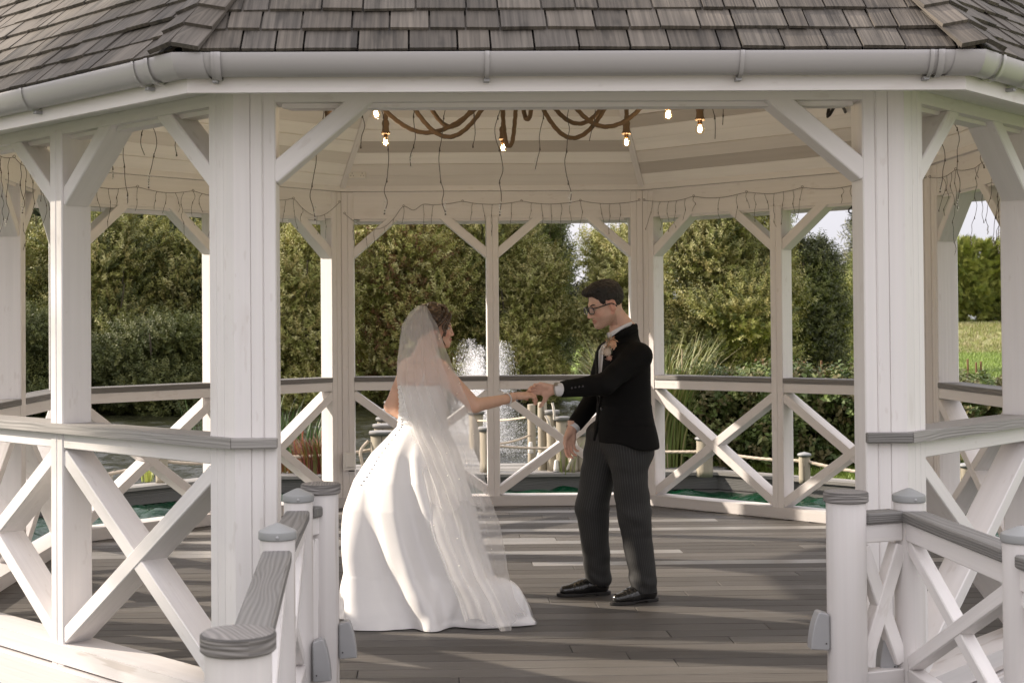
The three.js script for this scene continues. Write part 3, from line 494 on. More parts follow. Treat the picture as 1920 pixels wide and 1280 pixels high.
const wave = tex(512, 512, (u, v) => 0.5 * fbm(u, v, 14, 24, 3, 121) + 0.35 * fbm(u, v, 34, 60, 3, 122) + 0.15 * fbm(u, v, 90, 130, 2, 123));
const waterPond = phys({ color: rgb(0.022, 0.023, 0.012), roughness: 0.07, ior: 1.33, bumpMap: wave, bumpScale: 0.016 });
const waterMoat = phys({ color: rgb(0.0015, 0.03, 0.012), roughness: 0.04, ior: 1.33, bumpMap: wave, bumpScale: 0.011 });
{
  const flat = (poly, y, s) => { const sh = THREE.ShapeUtils.triangulateShape(poly.map((p) => new THREE.Vector2(p[0], p[1])), []), P = [], U = []; for (const t of sh) { let [a, b, c] = t.map((i) => poly[i]); if ((b[0] - a[0]) * (c[1] - a[1]) - (b[1] - a[1]) * (c[0] - a[0]) > 0) [b, c] = [c, b]; for (const p of [a, b, c]) { P.push(p[0], y, p[1]); U.push(p[0] * s, p[1] * s); } } return geoFrom(P, U); };
  structure('pond_water', flat([[-60, -30], [14, -30], [14, 9.6], [-60, 9.6]], -0.40, 0.42), waterPond);
  const oct = []; for (let k = 0; k < 8; k++) { const p = sv(k, 6.14 * T, 0, 6.14); oct.push([p.x, p.z]); }
  const waves = (x0, x1, z0, z1, step, y, amp, inside) => {   // ripples as real relief
    const nx = Math.round((x1 - x0) / step), nz = Math.round((z1 - z0) / step), P = [], U = [], I = [], id = new Int32Array((nx + 1) * (nz + 1)).fill(-1);
    for (let j = 0; j <= nz; j++) for (let i = 0; i <= nx; i++) { const x = x0 + i * step, z = z0 + j * step; if (!inside(x, z)) continue; const h = (noise3(x * 3.1 + 0.3 * z, z * 6.5, 0, 71) - 0.5) * 1.0 + (noise3(x * 7 + 3, z * 13 + 0.8 * x, 0, 72) - 0.5) * 0.5 + (noise3(x * 1.1, z * 1.7, 0, 73) - 0.5) * 0.9; id[j * (nx + 1) + i] = P.length / 3; P.push(x, y + amp * h, z); U.push(x, z); }
    for (let j = 0; j < nz; j++) for (let i = 0; i < nx; i++) { const a = id[j * (nx + 1) + i], b = id[j * (nx + 1) + i + 1], c = id[(j + 1) * (nx + 1) + i], d = id[(j + 1) * (nx + 1) + i + 1]; if (a < 0 || b < 0 || c < 0 || d < 0) continue; I.push(a, c, b, b, c, d); }
    return geoFrom(P, U, I); };
  const octR = (x, z) => Math.max(Math.abs(x), Math.abs(z), (Math.abs(x) + Math.abs(z)) * Math.SQRT1_2);
  structure('moat_water', waves(-6.3, 6.3, -6.3, 6.3, 0.045, -0.235, 0.08, (x, z) => { const r = octR(x, z); return r < 6.2 && r > 2.8; }), waterMoat);
  structure('pond_surface', waves(-13, 5, -25, -6.1, 0.065, -0.335, 0.06, (x, z) => octR(x, z) > 6.3), waterPond);
  const bw = structure('boardwalk'), stone = std({ map: woodTex([0.2, 0.19, 0.175], 0.5, 51, 1.2), roughness: 0.7, bumpMap: capBump, bumpScale: 0.003 }), dk = std({ map: woodTex([0.10, 0.098, 0.094], 0.5, 61, 1.2), roughness: 0.7, bumpMap: capBump, bumpScale: 0.003 });
  for (let k = 1; k < 8; k++) {
    for (let i = 0; i < 2; i++) mesh('fascia_plank', sTrap(k, -0.23 - i * 0.155, -0.085 - i * 0.155, 6.13 - i * 0.012, 6.18), dk, bw);
    const n = k === 4 ? 8 : 2;
    for (let i = 0; i < n; i++) { const d0 = 6.1 + i * 0.148; mesh('coping_plank', sTrap(k, -0.082, -0.05 - 0.002 * (i % 2), d0, d0 + 0.143), i % 3 === 1 ? capPale : stone, bw); }
    mesh('retaining_wall', sTrap(k, -1.2, -0.09, 6.2, 6.2 + n * 0.14), darkWood, bw);
  }
  for (let i = 0; i < 52; i++) { const g = cbox(1.05, 0.03, 0.143, 0.003, i); g.translate(-0.48, -0.066, -7.37 - i * 0.148); mesh('jetty_plank', g, i % 3 ? stone : capPale, bw); }
  mesh('jetty_frame', (() => { const g = cbox(0.95, 0.2, 7.7, 0.004); g.translate(-0.48, -0.19, -11.15); return g; })(), darkWood, bw);
}
// timber posts and ropes round the moat
const timber = (() => { const g = (u, v) => 0.5 * fbm(u, v, 24, 3, 4, 131) + 0.5 * fbm(u, v, 5, 4, 4, 132); return std({ map: tex(512, 512, (u, v) => { const k = 0.55 + 0.8 * g(u, v), m = fbm(u, v, 4, 3, 4, 134), cr = fbm(u, v, 40, 2, 3, 135) > 0.72 ? 0.5 : 1; return [0.36 * k * cr, (0.308 + 0.02 * m) * k * cr, 0.245 * k * cr]; }, true, 1, 1), roughness: 0.85, bumpMap: tex(256, 256, g), bumpScale: 0.006 }); })();
const capGreyFlat = std({ color: rgb(0.24, 0.235, 0.23), roughness: 0.6 });
function timberPost(label, x, z, r, y0, y1, cap, group) {
  const t = thing('timber_post', label, 'post', [x, y0, z], (x * 7 + z * 3) % 3, group), h = y1 - y0 - (cap ? 0.04 : 0), pts = [[0, 0]];
  for (let i = 0; i <= 6; i++) pts.push([r * (1 + 0.03 * Math.sin(i * 2.3 + x * 5)), h * i / 6]); pts.push([r * 0.9, h + 0.006], [0, h + 0.008]);
  mesh('post_shaft', uvScale(lathe(pts, 20), r * 6, Math.max(0.3, h)), timber, t);
  if (cap) mesh('post_cap', cap === 2 ? lathe([[0, h], [r + 0.012, h], [r + 0.014, h + 0.02], [r + 0.002, h + 0.03], [0, h + 0.044]], 22) : lathe([[0, h], [r + 0.02, h], [r + 0.02, h + 0.04], [r + 0.012, h + 0.045], [0, h + 0.046]], 24), cap === 2 ? capPlastic : capGreyFlat, t);
  return t;
}
function fenceRope(label, pts, r = 0.017) { const t = mesh('rope', ropeGeo(pts, r, 0.07), paleRope); return tag(t, label, 'rope'); }
const sag = (a, b, s, n = 8) => { const o = []; for (let i = 0; i <= n; i++) { const t = i / n; o.push(V(lerp(a[0], b[0], t), lerp(a[1], b[1], t) - s * 4 * t * (1 - t), lerp(a[2], b[2], t))); } return o; };
{
  const jz = [-6.3, -7.35, -8.5, -10.2, -12.1];
  const jl = ['nearest of the round capped posts in a row behind the bride', 'second nearest of the round capped posts in a row behind the bride', 'third of the round capped posts in a row behind the bride', 'fourth of the round capped posts in a row behind the bride', 'farthest of the round capped posts in a row behind the bride'];
  jz.forEach((z, i) => timberPost(jl[i], -1.05, z, 0.115, -0.5, 0.4, 1));
  timberPost('wide timber post with flat grey cap seen through the veil', 0.1, -6.35, 0.092, -0.05, 0.43, 1);
  timberPost('timber post of the jetty standing in water behind the fountain side', 0.08, -9.3, 0.09, -0.5, 0.42, 1);
  const P = [[0.62, -7.0, 0.046, 0.63, 0], [0.70, -6.5, 0.05, 0.68, 0], [0.80, -6.42, 0.062, 0.60, 1], [0.90, -6.36, 0.068, 0.535, 1], [1.0, -6.3, 0.06, 0.2, 0], [1.10, -6.34, 0.055, 0.37, 1]];
  const pl = ['tallest bare timber pole by the groom\'s outstretched hand', 'bare timber pole second in the cluster beside the hands', 'capped timber pole in the middle of the cluster', 'thickest capped timber pole behind the groom\'s hanging hand', 'short uncapped timber pole at the foot of the cluster', 'low capped timber pole next to the groom\'s jacket hem'];
  P.forEach(([x, z, r, y, c], i) => timberPost(pl[i], x, z, r, -0.06, y, c));
  for (const [x, y, z, l] of [[0.60, 0.10, -6.9, 'small white shrouded light on the tallest bare timber pole'], [0.655, 0.02, -6.43, 'small white shrouded light lower on the second timber pole'], [0.83, -0.045, -6.3, 'small white shrouded light standing at the foot of the pole cluster']]) {
    const t = thing('path_light', l, 'light', [x, y, z]); mesh('shroud', lathe([[0, 0], [0.032, 0.002], [0.03, 0.04], [0.02, 0.115], [0.012, 0.122], [0, 0.123]], 16), plasticWhite, t); mesh('base_ring', lathe([[0.02, -0.004], [0.036, -0.002], [0.034, 0.006], [0.02, 0.006]], 16), lampMetal, t); }
  const stick = std({ color: rgb(0.62, 0.57, 0.5), roughness: 0.8 });
  [[0.71, 0.56, 0.755, 0.45], [0.795, 0.44, 0.86, 0.33], [0.87, 0.2, 0.80, 0.36], [0.95, 0.36, 1.0, 0.22], [0.93, -0.02, 1.0, 0.16], [1.02, 0.3, 1.06, 0.14], [0.78, 0.7, 0.8, 0.52]].forEach(([a, b, c, d], i) => { const z = -6.24 + 0.012 * i; const m = mesh('peeled_stick', tube([V(a, b, z), V((a + c) / 2 + 0.006, (b + d) / 2, z + 0.01), V(c, d, z)], 0.013, 8, 8), stick); tag(m, ['pale peeled stick leaning high on the pole below the thumb', 'pale peeled stick crossing between the two capped poles', 'pale peeled stick slanting low left of the thickest capped pole', 'pale peeled stick slanting against the thickest capped pole', 'pale peeled stick low at the foot of the thickest capped pole', 'pale peeled stick beside the groom\'s hanging fingers', 'pale upright peeled stick rising above the capped poles'][i], 'stick', 'pale sticks leaning among the poles'); });
  fenceRope('upper pale rope from the veil post to the tallest pole', sag([0.12, 0.25, -6.35], [0.62, 0.30, -7.0], 0.03), 0.012);
  fenceRope('lower pale rope crossing the pole cluster', sag([0.12, 0.24, -6.3], [1.06, 0.215, -6.25], 0.02), 0.015);
  fenceRope('thin pale rope high above the water at the bride\'s wrist', sag([0.08, 0.3, -9.3], [0.62, 0.5, -7.02], 0.02), 0.012);
  fenceRope('pale rope from corner of the left railing to the round capped posts', sag([-2.25, 0.14, -6.35], [-1.17, 0.20, -6.32], 0.03), 0.018);
  fenceRope('coiled pale rope round the nearest round capped post', [V(-1.19, 0.3, -6.28), V(-1.27, 0.2, -6.22), V(-1.25, 0.05, -6.2), V(-1.22, -0.04, -6.2), V(-1.17, 0.0, -6.17)], 0.018);
  const tp = (k, s, d) => { const p = sv(k, s, 0, d); return [p.x, p.z]; };
  const lp = [[-3.28, -5.62], [-4.75, -4.25], [-2.28, -6.38]], rp = [[2.33, -5.78], [3.17, -5.02], [4.35, -3.9], [5.4, -2.6]];
  timberPost('timber post with pale cap at the moat seen through left cross brace', lp[0][0], lp[0][1], 0.062, -0.06, 0.25, 2);
  timberPost('timber post at the moat far left behind the white railing', lp[1][0], lp[1][1], 0.062, -0.06, 0.25, 2);
  timberPost('timber post at the back left corner of the moat behind the white post', lp[2][0], lp[2][1], 0.062, -0.06, 0.25, 2);
  fenceRope('pale rope to the left of the moat post by the left cross brace', sag([lp[0][0], 0.17, lp[0][1]], [lp[1][0], 0.17, lp[1][1]], 0.1), 0.018);
  fenceRope('pale rope between the two back left moat posts', sag([lp[0][0], 0.17, lp[0][1]], [lp[2][0], 0.17, lp[2][1]], 0.06), 0.018);
  timberPost('thick timber post of the moat behind crossing right braces', rp[0][0], rp[0][1], 0.085, -0.06, 0.36, 2);
  timberPost('round timber post with pale cap on grass edge between right braces', rp[1][0], rp[1][1], 0.055, -0.05, 0.255, 2);
  timberPost('timber post on the moat edge behind the right front post', rp[2][0], rp[2][1], 0.06, -0.06, 0.25, 2);
  timberPost('timber post on the moat edge seen low at far right', rp[3][0], rp[3][1], 0.06, -0.06, 0.25, 2);
  fenceRope('pale rope leading left from the thick moat post behind the groom', sag([1.2, 0.2, -6.35], [rp[0][0], 0.2, rp[0][1]], 0.02), 0.017);
  fenceRope('twisted pale rope between the thick and the round moat post', sag([rp[0][0], 0.22, rp[0][1]], [rp[1][0], 0.17, rp[1][1]], 0.03), 0.018);
  fenceRope('twisted pale rope right of the round moat post', sag([rp[1][0], 0.17, rp[1][1]], [rp[2][0], 0.17, rp[2][1]], 0.08), 0.018);
  fenceRope('twisted pale rope at far right low behind the railing', sag([rp[2][0], 0.17, rp[2][1]], [rp[3][0], 0.17, rp[3][1]], 0.08), 0.018);
}

// ---------- fountain ----------
{
  const t = thing('fountain', 'white spray of a fountain rising from the pond behind the rail', 'fountain', [0.3, -0.35, -11.4]);
  const dropM = phys({ color: rgb(0.9, 0.9, 0.92), roughness: 0.25 }), N = 80000, im = new THREE.InstancedMesh(new THREE.IcosahedronGeometry(1, 0), dropM, N), m = new THREE.Matrix4(), r = rng(55), g = 9.81, q = new THREE.Quaternion();
  for (let i = 0; i < N; i++) {
    const jet = i % 11, a = jet / 10 * Math.PI * 2, centre = jet === 10, v0 = [5.7, 5.1, 5.6, 5.0, 5.5, 5.75, 5.2, 5.6, 4.9, 5.65, 5.5][jet] * (0.7 + 0.3 * Math.pow(r(), 0.5)), sp = (centre ? 0.03 : 0.22) + 0.09 * r(), ang = a + (r() - 0.5) * 0.5;
    const up = i < N * 0.72; let tt = v0 / g * 2 * (up ? Math.pow(r(), 0.75) * 0.98 : 0.5 + 0.5 * r()), y = v0 * tt - 0.5 * g * tt * tt, d = sp * tt * (up ? 1 : 1.6) + 0.02 + 0.07 * r();
    let x = Math.cos(ang) * d + (r() - 0.5) * 0.06, z = Math.sin(ang) * d + (r() - 0.5) * 0.06;
    if (i % 7 === 0) { const rr0 = Math.sqrt(r()) * 1.15, b = r() * 6.283; x = rr0 * Math.cos(b); z = rr0 * Math.sin(b); y = Math.pow(r(), 3) * 0.5; }
    const s = i % 9 ? 0.0012 + 0.0013 * r() : 0.0022 + 0.004 * Math.pow(r(), 3); m.compose(V(x, Math.max(0.01, y), z), q, V(s, s * (1 + 1.6 * r()), s)); im.setMatrixAt(i, m);
  }
  im.name = 'spray'; im.userData.kind = 'stuff'; im.castShadow = im.receiveShadow = true; t.add(im);
  mesh('fountain_head', lathe([[0, -0.2], [0.16, -0.18], [0.16, 0.0], [0.05, 0.02], [0.05, 0.05], [0, 0.05]], 16), blackRubber, t);
}

// ---------- trees, shrubs, reeds ----------
function leafGeo(list) {                               // folded leaves: [base, dir, normal, length, width]
  const P = [], I = []; let n = 0;
  for (const [b, d, nn, l, w] of list) { const s = d.clone().cross(nn).normalize(), mid = b.clone().addScaledVector(d, l * 0.45), tip = b.clone().addScaledVector(d, l).addScaledVector(nn, -l * 0.12), L = mid.clone().addScaledVector(s, w / 2).addScaledVector(nn, w * 0.2), Q = mid.clone().addScaledVector(s, -w / 2).addScaledVector(nn, w * 0.2);
    P.push(...b.toArray(), ...L.toArray(), ...tip.toArray(), ...Q.toArray()); I.push(n, n + 1, n + 2, n, n + 2, n + 3); n += 4; }
  return geoFrom(P, null, I);
}
function sprig(seed, n, L, leafL, leafW, spread) {
  const r = rng(seed), out = [];
  for (let i = 0; i < n; i++) { const t = (i + 0.5) / n, a = i * 2.4 + r(), b = V(0.02 * Math.sin(t * 5), t * L, 0.03 * Math.sin(t * 4 + 1)), d = V(Math.cos(a) * spread, 0.35 + 0.5 * r(), Math.sin(a) * spread).normalize(), nn = V(r() - 0.5, 1, r() - 0.5).normalize(); nn.addScaledVector(d, -nn.dot(d)).normalize(); out.push([b, d, nn, leafL * (0.7 + 0.5 * r()), leafW * (0.8 + 0.4 * r())]); }
  return leafGeo(out);
}
const leafMat = phys({ color: rgb(1, 1, 1), roughness: 0.5, transmission: 0.42, thickness: 0, specularIntensity: 0.5 });
const needleMat = std({ color: rgb(1, 1, 1), roughness: 0.7 });
const barkMat = std({ map: tex(256, 256, (u, v) => { const k = 0.5 + 0.9 * fbm(u, v, 20, 4, 4, 141); return [0.085 * k, 0.07 * k, 0.052 * k]; }, true, 2, 1), roughness: 0.95 });
const sprigs = [sprig(1, 17, 0.3, 0.066, 0.03, 1), sprig(2, 17, 0.34, 0.062, 0.027, 0.9)];
const pineSprig = (() => { const r = rng(8), o = []; for (let i = 0; i < 14; i++) { const t = i / 14, a = i * 2.4; o.push([V(0, t * 0.3, 0), V(Math.cos(a), 0.8, Math.sin(a)).normalize(), V(-Math.cos(a), 0.8, -Math.sin(a)).normalize(), 0.14, 0.022]); } return leafGeo(o); })();
const fanSprig = (() => { const o = []; for (let i = 0; i < 13; i++) { const a = (i / 12 - 0.5) * 2.2, d = V(Math.sin(a), Math.cos(a), 0.15 * Math.sin(i * 3)).normalize(); o.push([V(0, 0.02 * (i % 3), 0), d, V(0, 0, 1), 0.26 - 0.08 * Math.abs(a), 0.03]); } return leafGeo(o); })();
function crownMesh(parent, lobes, n, cols, seed, o = {}) {
  const r = rng(seed), im = new THREE.InstancedMesh(o.geo || sprigs[seed % 2], o.mat || leafMat, n), m = new THREE.Matrix4(), q = new THREE.Quaternion(), q2 = new THREE.Quaternion(), c = new THREE.Color(), Y = V(0, 1, 0); let w = 0; const wt = lobes.map((l) => (w += l[3] * l[4] * l[5] / Math.min(l[3], l[4], l[5]) * 1));
  for (let i = 0; i < n; i++) {
    let k = r() * w, j = wt.findIndex((x) => x >= k); const [cx, cy, cz, rx, ry, rz] = lobes[j];
    const th = r() * 6.2832, ph = Math.acos(2 * r() - 1), bump = 0.78 + 0.5 * (noise3(Math.cos(th) * 2.2 + cx, ph * 2.2 + cy, Math.sin(th) * 2.2 + cz, seed) - 0.3), rad0 = (o.fill ? Math.pow(r(), 0.4) : 0.55 + 0.45 * Math.sqrt(r())) * bump;
    const d = V(Math.sin(ph) * Math.cos(th), Math.cos(ph), Math.sin(ph) * Math.sin(th)), p = V(cx + d.x * rx * rad0, cy + d.y * ry * rad0, cz + d.z * rz * rad0);
    if (p.y < (o.minY ?? 0.02)) p.y = (o.minY ?? 0.02) + r() * 0.3;
    const dir = d.clone().add(V((r() - 0.5) * 1.2, o.upright ?? 0.75, (r() - 0.5) * 1.2)).normalize(); q.setFromUnitVectors(Y, dir); q2.setFromAxisAngle(Y, r() * 6.28); q.multiply(q2);
    const s = (o.size || 1) * (0.7 + 0.7 * r()); m.compose(p, q, V(s, s, s)); im.setMatrixAt(i, m);
    const a = cols[Math.floor(r() * cols.length)], f = 0.72 + 0.56 * noise3(p.x * 1.3, p.y * 1.3, p.z * 1.3, seed + 5); c.setRGB(a[0] * f, a[1] * f, a[2] * f); im.setColorAt(i, c);
  }
  im.name = 'crown'; im.userData.kind = 'stuff'; im.castShadow = im.receiveShadow = true; parent.add(im); return im;
}
function limbs(parent, h, n, spread, r0, seed) {
  const r = rng(seed), g = [];
  for (let i = 0; i < n; i++) { const a = r() * 6.28, s = spread * (0.35 + 0.65 * r()), b = V(Math.cos(a) * 0.25 * r(), -0.15, Math.sin(a) * 0.25 * r()), e = V(Math.cos(a) * s, h * (0.65 + 0.3 * r()), Math.sin(a) * s), m1 = b.clone().lerp(e, 0.35).add(V(Math.cos(a) * 0.1 * s, 0.05 * h, Math.sin(a) * 0.1 * s)), m2 = b.clone().lerp(e, 0.7);
    const pts = [b, m1, m2, e], tg = new THREE.TubeGeometry(new THREE.CatmullRomCurve3(pts), 12, 1, 6), P = tg.attributes.position, cur = new THREE.CatmullRomCurve3(pts);
    for (let k = 0; k <= 12; k++) { const c = cur.getPointAt(k / 12), rad1 = r0 * (0.6 + 0.6 * r()) * (1 - 0.85 * k / 12) + 0.006; for (let j = 0; j <= 6; j++) { const ix = k * 7 + j; P.setXYZ(ix, c.x + (P.getX(ix) - c.x) * rad1, c.y + (P.getY(ix) - c.y) * rad1, c.z + (P.getZ(ix) - c.z) * rad1); } }
    tg.computeVertexNormals(); g.push(tg); }
  return mesh('trunk', merge(g), barkMat, parent);
}
const sallow = [[0.42, 0.41, 0.14], [0.33, 0.335, 0.095], [0.56, 0.53, 0.25], [0.25, 0.265, 0.065], [0.40, 0.35, 0.125]];
const darkLeaf = [[0.13, 0.15, 0.04], [0.1, 0.12, 0.035], [0.19, 0.2, 0.06]], bronze = [[0.34, 0.305, 0.11], [0.27, 0.265, 0.085], [0.3, 0.32, 0.09], [0.42, 0.39, 0.16]], fresh = [[0.26, 0.3, 0.07], [0.2, 0.24, 0.06], [0.32, 0.33, 0.1]];
function bush(name, label, cat, x, z, w, h, cols, n, seed, o = {}) {
  n = Math.round(n * (o.geo ? 1 : 1.25)); const y0 = o.y ?? groundH(x, z), t = thing(name, label, cat, [x, Math.max(y0, -0.42), z]), r = rng(seed), L = [];
  const k = o.lobes || 9; for (let i = 0; i < k; i++) { const a = i * 2.4 + r(), f = i / (k - 1), rad0 = w * 0.27 * (1 - 0.35 * f) * (0.4 + 0.7 * r()); const s = w * (0.24 + 0.12 * r()); L.push([Math.cos(a) * rad0, h * (0.16 + 0.68 * f), Math.sin(a) * rad0 * 0.8, s, h * (0.16 + 0.05 * r()), s]); }
  for (let i = 0; i < (o.spikes ?? 7); i++) L.push([(r() - 0.5) * w * 0.75, h * (0.86 + 0.12 * r()), (r() - 0.5) * w * 0.5, w * 0.06, h * 0.09, w * 0.06]);
  limbs(t, h, o.stems || 12, w * 0.42, o.stemR || 0.05, seed + 1); crownMesh(t, L, n, cols, seed + 2, o); return t;
}
bush('willow_tree', 'olive grey bush at far left seen between two left posts', 'tree', -10.6, -24, 3.4, 4.3, sallow.concat(bronze), 6500, 201);
bush('willow_tree', 'dark green bush with upright shoots right of the second left post', 'tree', -7.9, -23.4, 3.3, 4.25, darkLeaf.concat(sallow), 8500, 211, { spikes: 14, stems: 22 });
bush('willow_tree', 'pale topped bush beside the left front post', 'tree', -5.9, -24.2, 2.8, 4.0, sallow.concat(darkLeaf), 6500, 221, { stems: 16 });
bush('willow_tree', 'silvery olive bush between left front post and back left post', 'tree', -3.35, -22.8, 2.7, 4.2, sallow, 8000, 231);
bush('willow_tree', 'broad olive bush behind the bride and her veil', 'tree', -1.15, -24.2, 3.3, 4.6, sallow.concat([[0.19, 0.1, 0.04]]), 10500, 241);
bush('willow_tree', 'dark olive bush behind the fountain spray', 'tree', 0.85, -25.2, 2.6, 4.4, sallow.concat(darkLeaf, bronze), 7500, 251);
bush('willow_tree', 'bronze tinted bush left of the groom\'s head', 'tree', 1.75, -24.6, 2.1, 3.5, bronze.concat(sallow), 7000, 261);
bush('willow_tree', 'pale green bush directly behind the groom', 'tree', 4.2, -24.2, 2.4, 4.0, sallow.concat([[0.42, 0.42, 0.17], [0.36, 0.37, 0.14]]), 9500, 271, { spikes: 10 });
bush('willow_tree', 'large bronze green bush right of the back right post', 'tree', 6.1, -22.8, 3.9, 4.6, bronze.concat(sallow, darkLeaf), 12500, 281, { stems: 18 });
bush('willow_tree', 'dark green bush with feathery thin top at right', 'tree', 8.2, -23.4, 2.0, 3.2, darkLeaf.concat([[0.07, 0.08, 0.035]]), 8500, 291, { spikes: 18, stems: 16 });
bush('willow_tree', 'dark low bush hanging over the pond at left', 'tree', -9.4, -21.6, 3.4, 2.2, darkLeaf, 5500, 301);
bush('willow_tree', 'dark low bush hanging over the pond beside the left front post', 'tree', -6.3, -21.6, 3.2, 2.0, darkLeaf, 5500, 311);
bush('leafy_bush', 'yellow green bush at the left edge of the right front post', 'bush', 12.8, -33, 2.2, 3.7, fresh, 4000, 321);
bush('broadleaf_tree', 'tall dark tree showing over the bush left of the groom\'s head', 'tree', 2.65, -33, 2.4, 5.5, darkLeaf, 8000, 331, { stems: 4, stemR: 0.12, size: 1.3 });
bush('broadleaf_tree', 'tall dark tree above the bush behind the bride', 'tree', -1.9, -32, 3.4, 5.8, darkLeaf.concat(sallow), 6500, 341, { stems: 4, stemR: 0.12, size: 1.3 });
bush('broadleaf_tree', 'dark tree behind the back mid post', 'tree', 1.0, -33.5, 3.0, 6.2, darkLeaf, 6000, 351, { stems: 4, stemR: 0.12, size: 1.3 });
bush('broadleaf_tree', 'tall broad tree outside the picture left of the gazebo', 'tree', -15.7, 0.8, 4.2, 10.6, sallow, 8500, 361, { stems: 5, stemR: 0.2, size: 1.7, lobes: 14 });
function conifer(name, label, x, z, w, h, cols, n, seed, o = {}) {
  const t = thing(name, label, 'tree', [x, groundH(x, z) - 0.05, z]), L = [], r = rng(seed);
  for (let i = 0; i < 13; i++) { const f = i / 12, a = i * 2.4 + r(), s = w * 0.5 * (1 - 0.82 * f) * (0.55 + 0.25 * r()); L.push([Math.cos(a) * s * 0.55, h * (o.base ?? 0.12) + h * (0.95 - (o.base ?? 0.12)) * f, Math.sin(a) * s * 0.55, s + 0.12, h * 0.075, s + 0.12]); }
  const tr = new THREE.CylinderGeometry(0.03, 0.13, h * 0.9, 8); tr.translate(0, h * 0.45, 0); mesh('trunk', tr, barkMat, t); crownMesh(t, L, n, cols, seed + 2, { geo: o.geo || pineSprig, mat: needleMat, size: o.size || 2, upright: 0.35, fill: true, minY: h * (o.base ?? 0.12) * 0.7 }); return t;
}
const pine = [[0.06, 0.075, 0.03], [0.045, 0.06, 0.026], [0.085, 0.09, 0.04]], ley = [[0.3, 0.33, 0.07], [0.22, 0.26, 0.06], [0.36, 0.37, 0.09]], greyfir = [[0.2, 0.2, 0.14], [0.16, 0.17, 0.11]];
[['tall dark pine behind the dark green bush at left', -13.6, -36, 5, 9.5], ['tall dark pine above the shoots of the left bushes', -10.6, -37, 5, 9.8], ['tall dark pine left of the left front post', -8.2, -35, 4.6, 9.0], ['tall dark pine just behind the silvery olive bush', -5.4, -36.5, 4.6, 8.2]].forEach(([l, x, z, w, h], i) => conifer('pine_tree', l, x, z, w, h, pine, 5200, 400 + i * 9, { size: 2.4 }));
conifer('spruce_tree', 'pale grey green fir far away left of the right front post', 19.2, -53, 3.4, 5.6, greyfir, 2600, 461, { size: 1.8 });
[['bushy yellow green conifer at left in the gap of the right front posts', 24.9, -52.5, 2.6, 3.5], ['bushy yellow green conifer in the middle of the gap of the right posts', 26.6, -53.2, 2.9, 3.7], ['bushy yellow green conifer at right in the gap of the right posts', 28.5, -52.3, 2.8, 3.9], ['bushy yellow green conifer behind the outer right front post', 30.4, -53, 3, 3.8], ['bushy yellow green conifer behind the right front post', 23.0, -52.7, 2.8, 3.6]].forEach(([l, x, z, w, h], i) => bush('conifer_tree', l, 'tree', x, z, w * 1.15, h, ley, 2600, 470 + i * 7, { geo: fanSprig, mat: needleMat, size: 1.1, spikes: 16, stems: 4, stemR: 0.12, upright: 0.5 }));
conifer('spruce_tree', 'dark young spruce top rising over the yellow green conifers', 27.4, -57, 2.4, 5.2, greyfir, 1800, 467, { size: 1.6 });
{ // distant wood closing the horizon
  const t = new THREE.InstancedMesh(sprigs[0], leafMat, 26000), m = new THREE.Matrix4(), q = new THREE.Quaternion(), r = rng(77), c = new THREE.Color();
  for (let i = 0; i < 26000; i++) { const x = -70 + 82 * r(), z = -66 - 8 * r(), h = (x < 0 ? 5.5 : 2.6) + 2.4 * noise3(x * 0.25, 0, z * 0.1, 6); q.setFromEuler(new THREE.Euler(r() * 2, r() * 6, r() * 2)); const s = 3.4 + 2 * r(); m.compose(V(x, h * Math.pow(r(), 0.7), z), q, V(s, s, s)); t.setMatrixAt(i, m); const f = 0.6 + 0.7 * r(); c.setRGB(0.06 * f, 0.065 * f, 0.03 * f); t.setColorAt(i, c); }
  t.name = 'distant_wood'; t.userData.kind = 'stuff'; t.castShadow = t.receiveShadow = true; scene.add(t); tag(t, 'distant wood closing the view behind the lawn and bushes', 'wood');
}
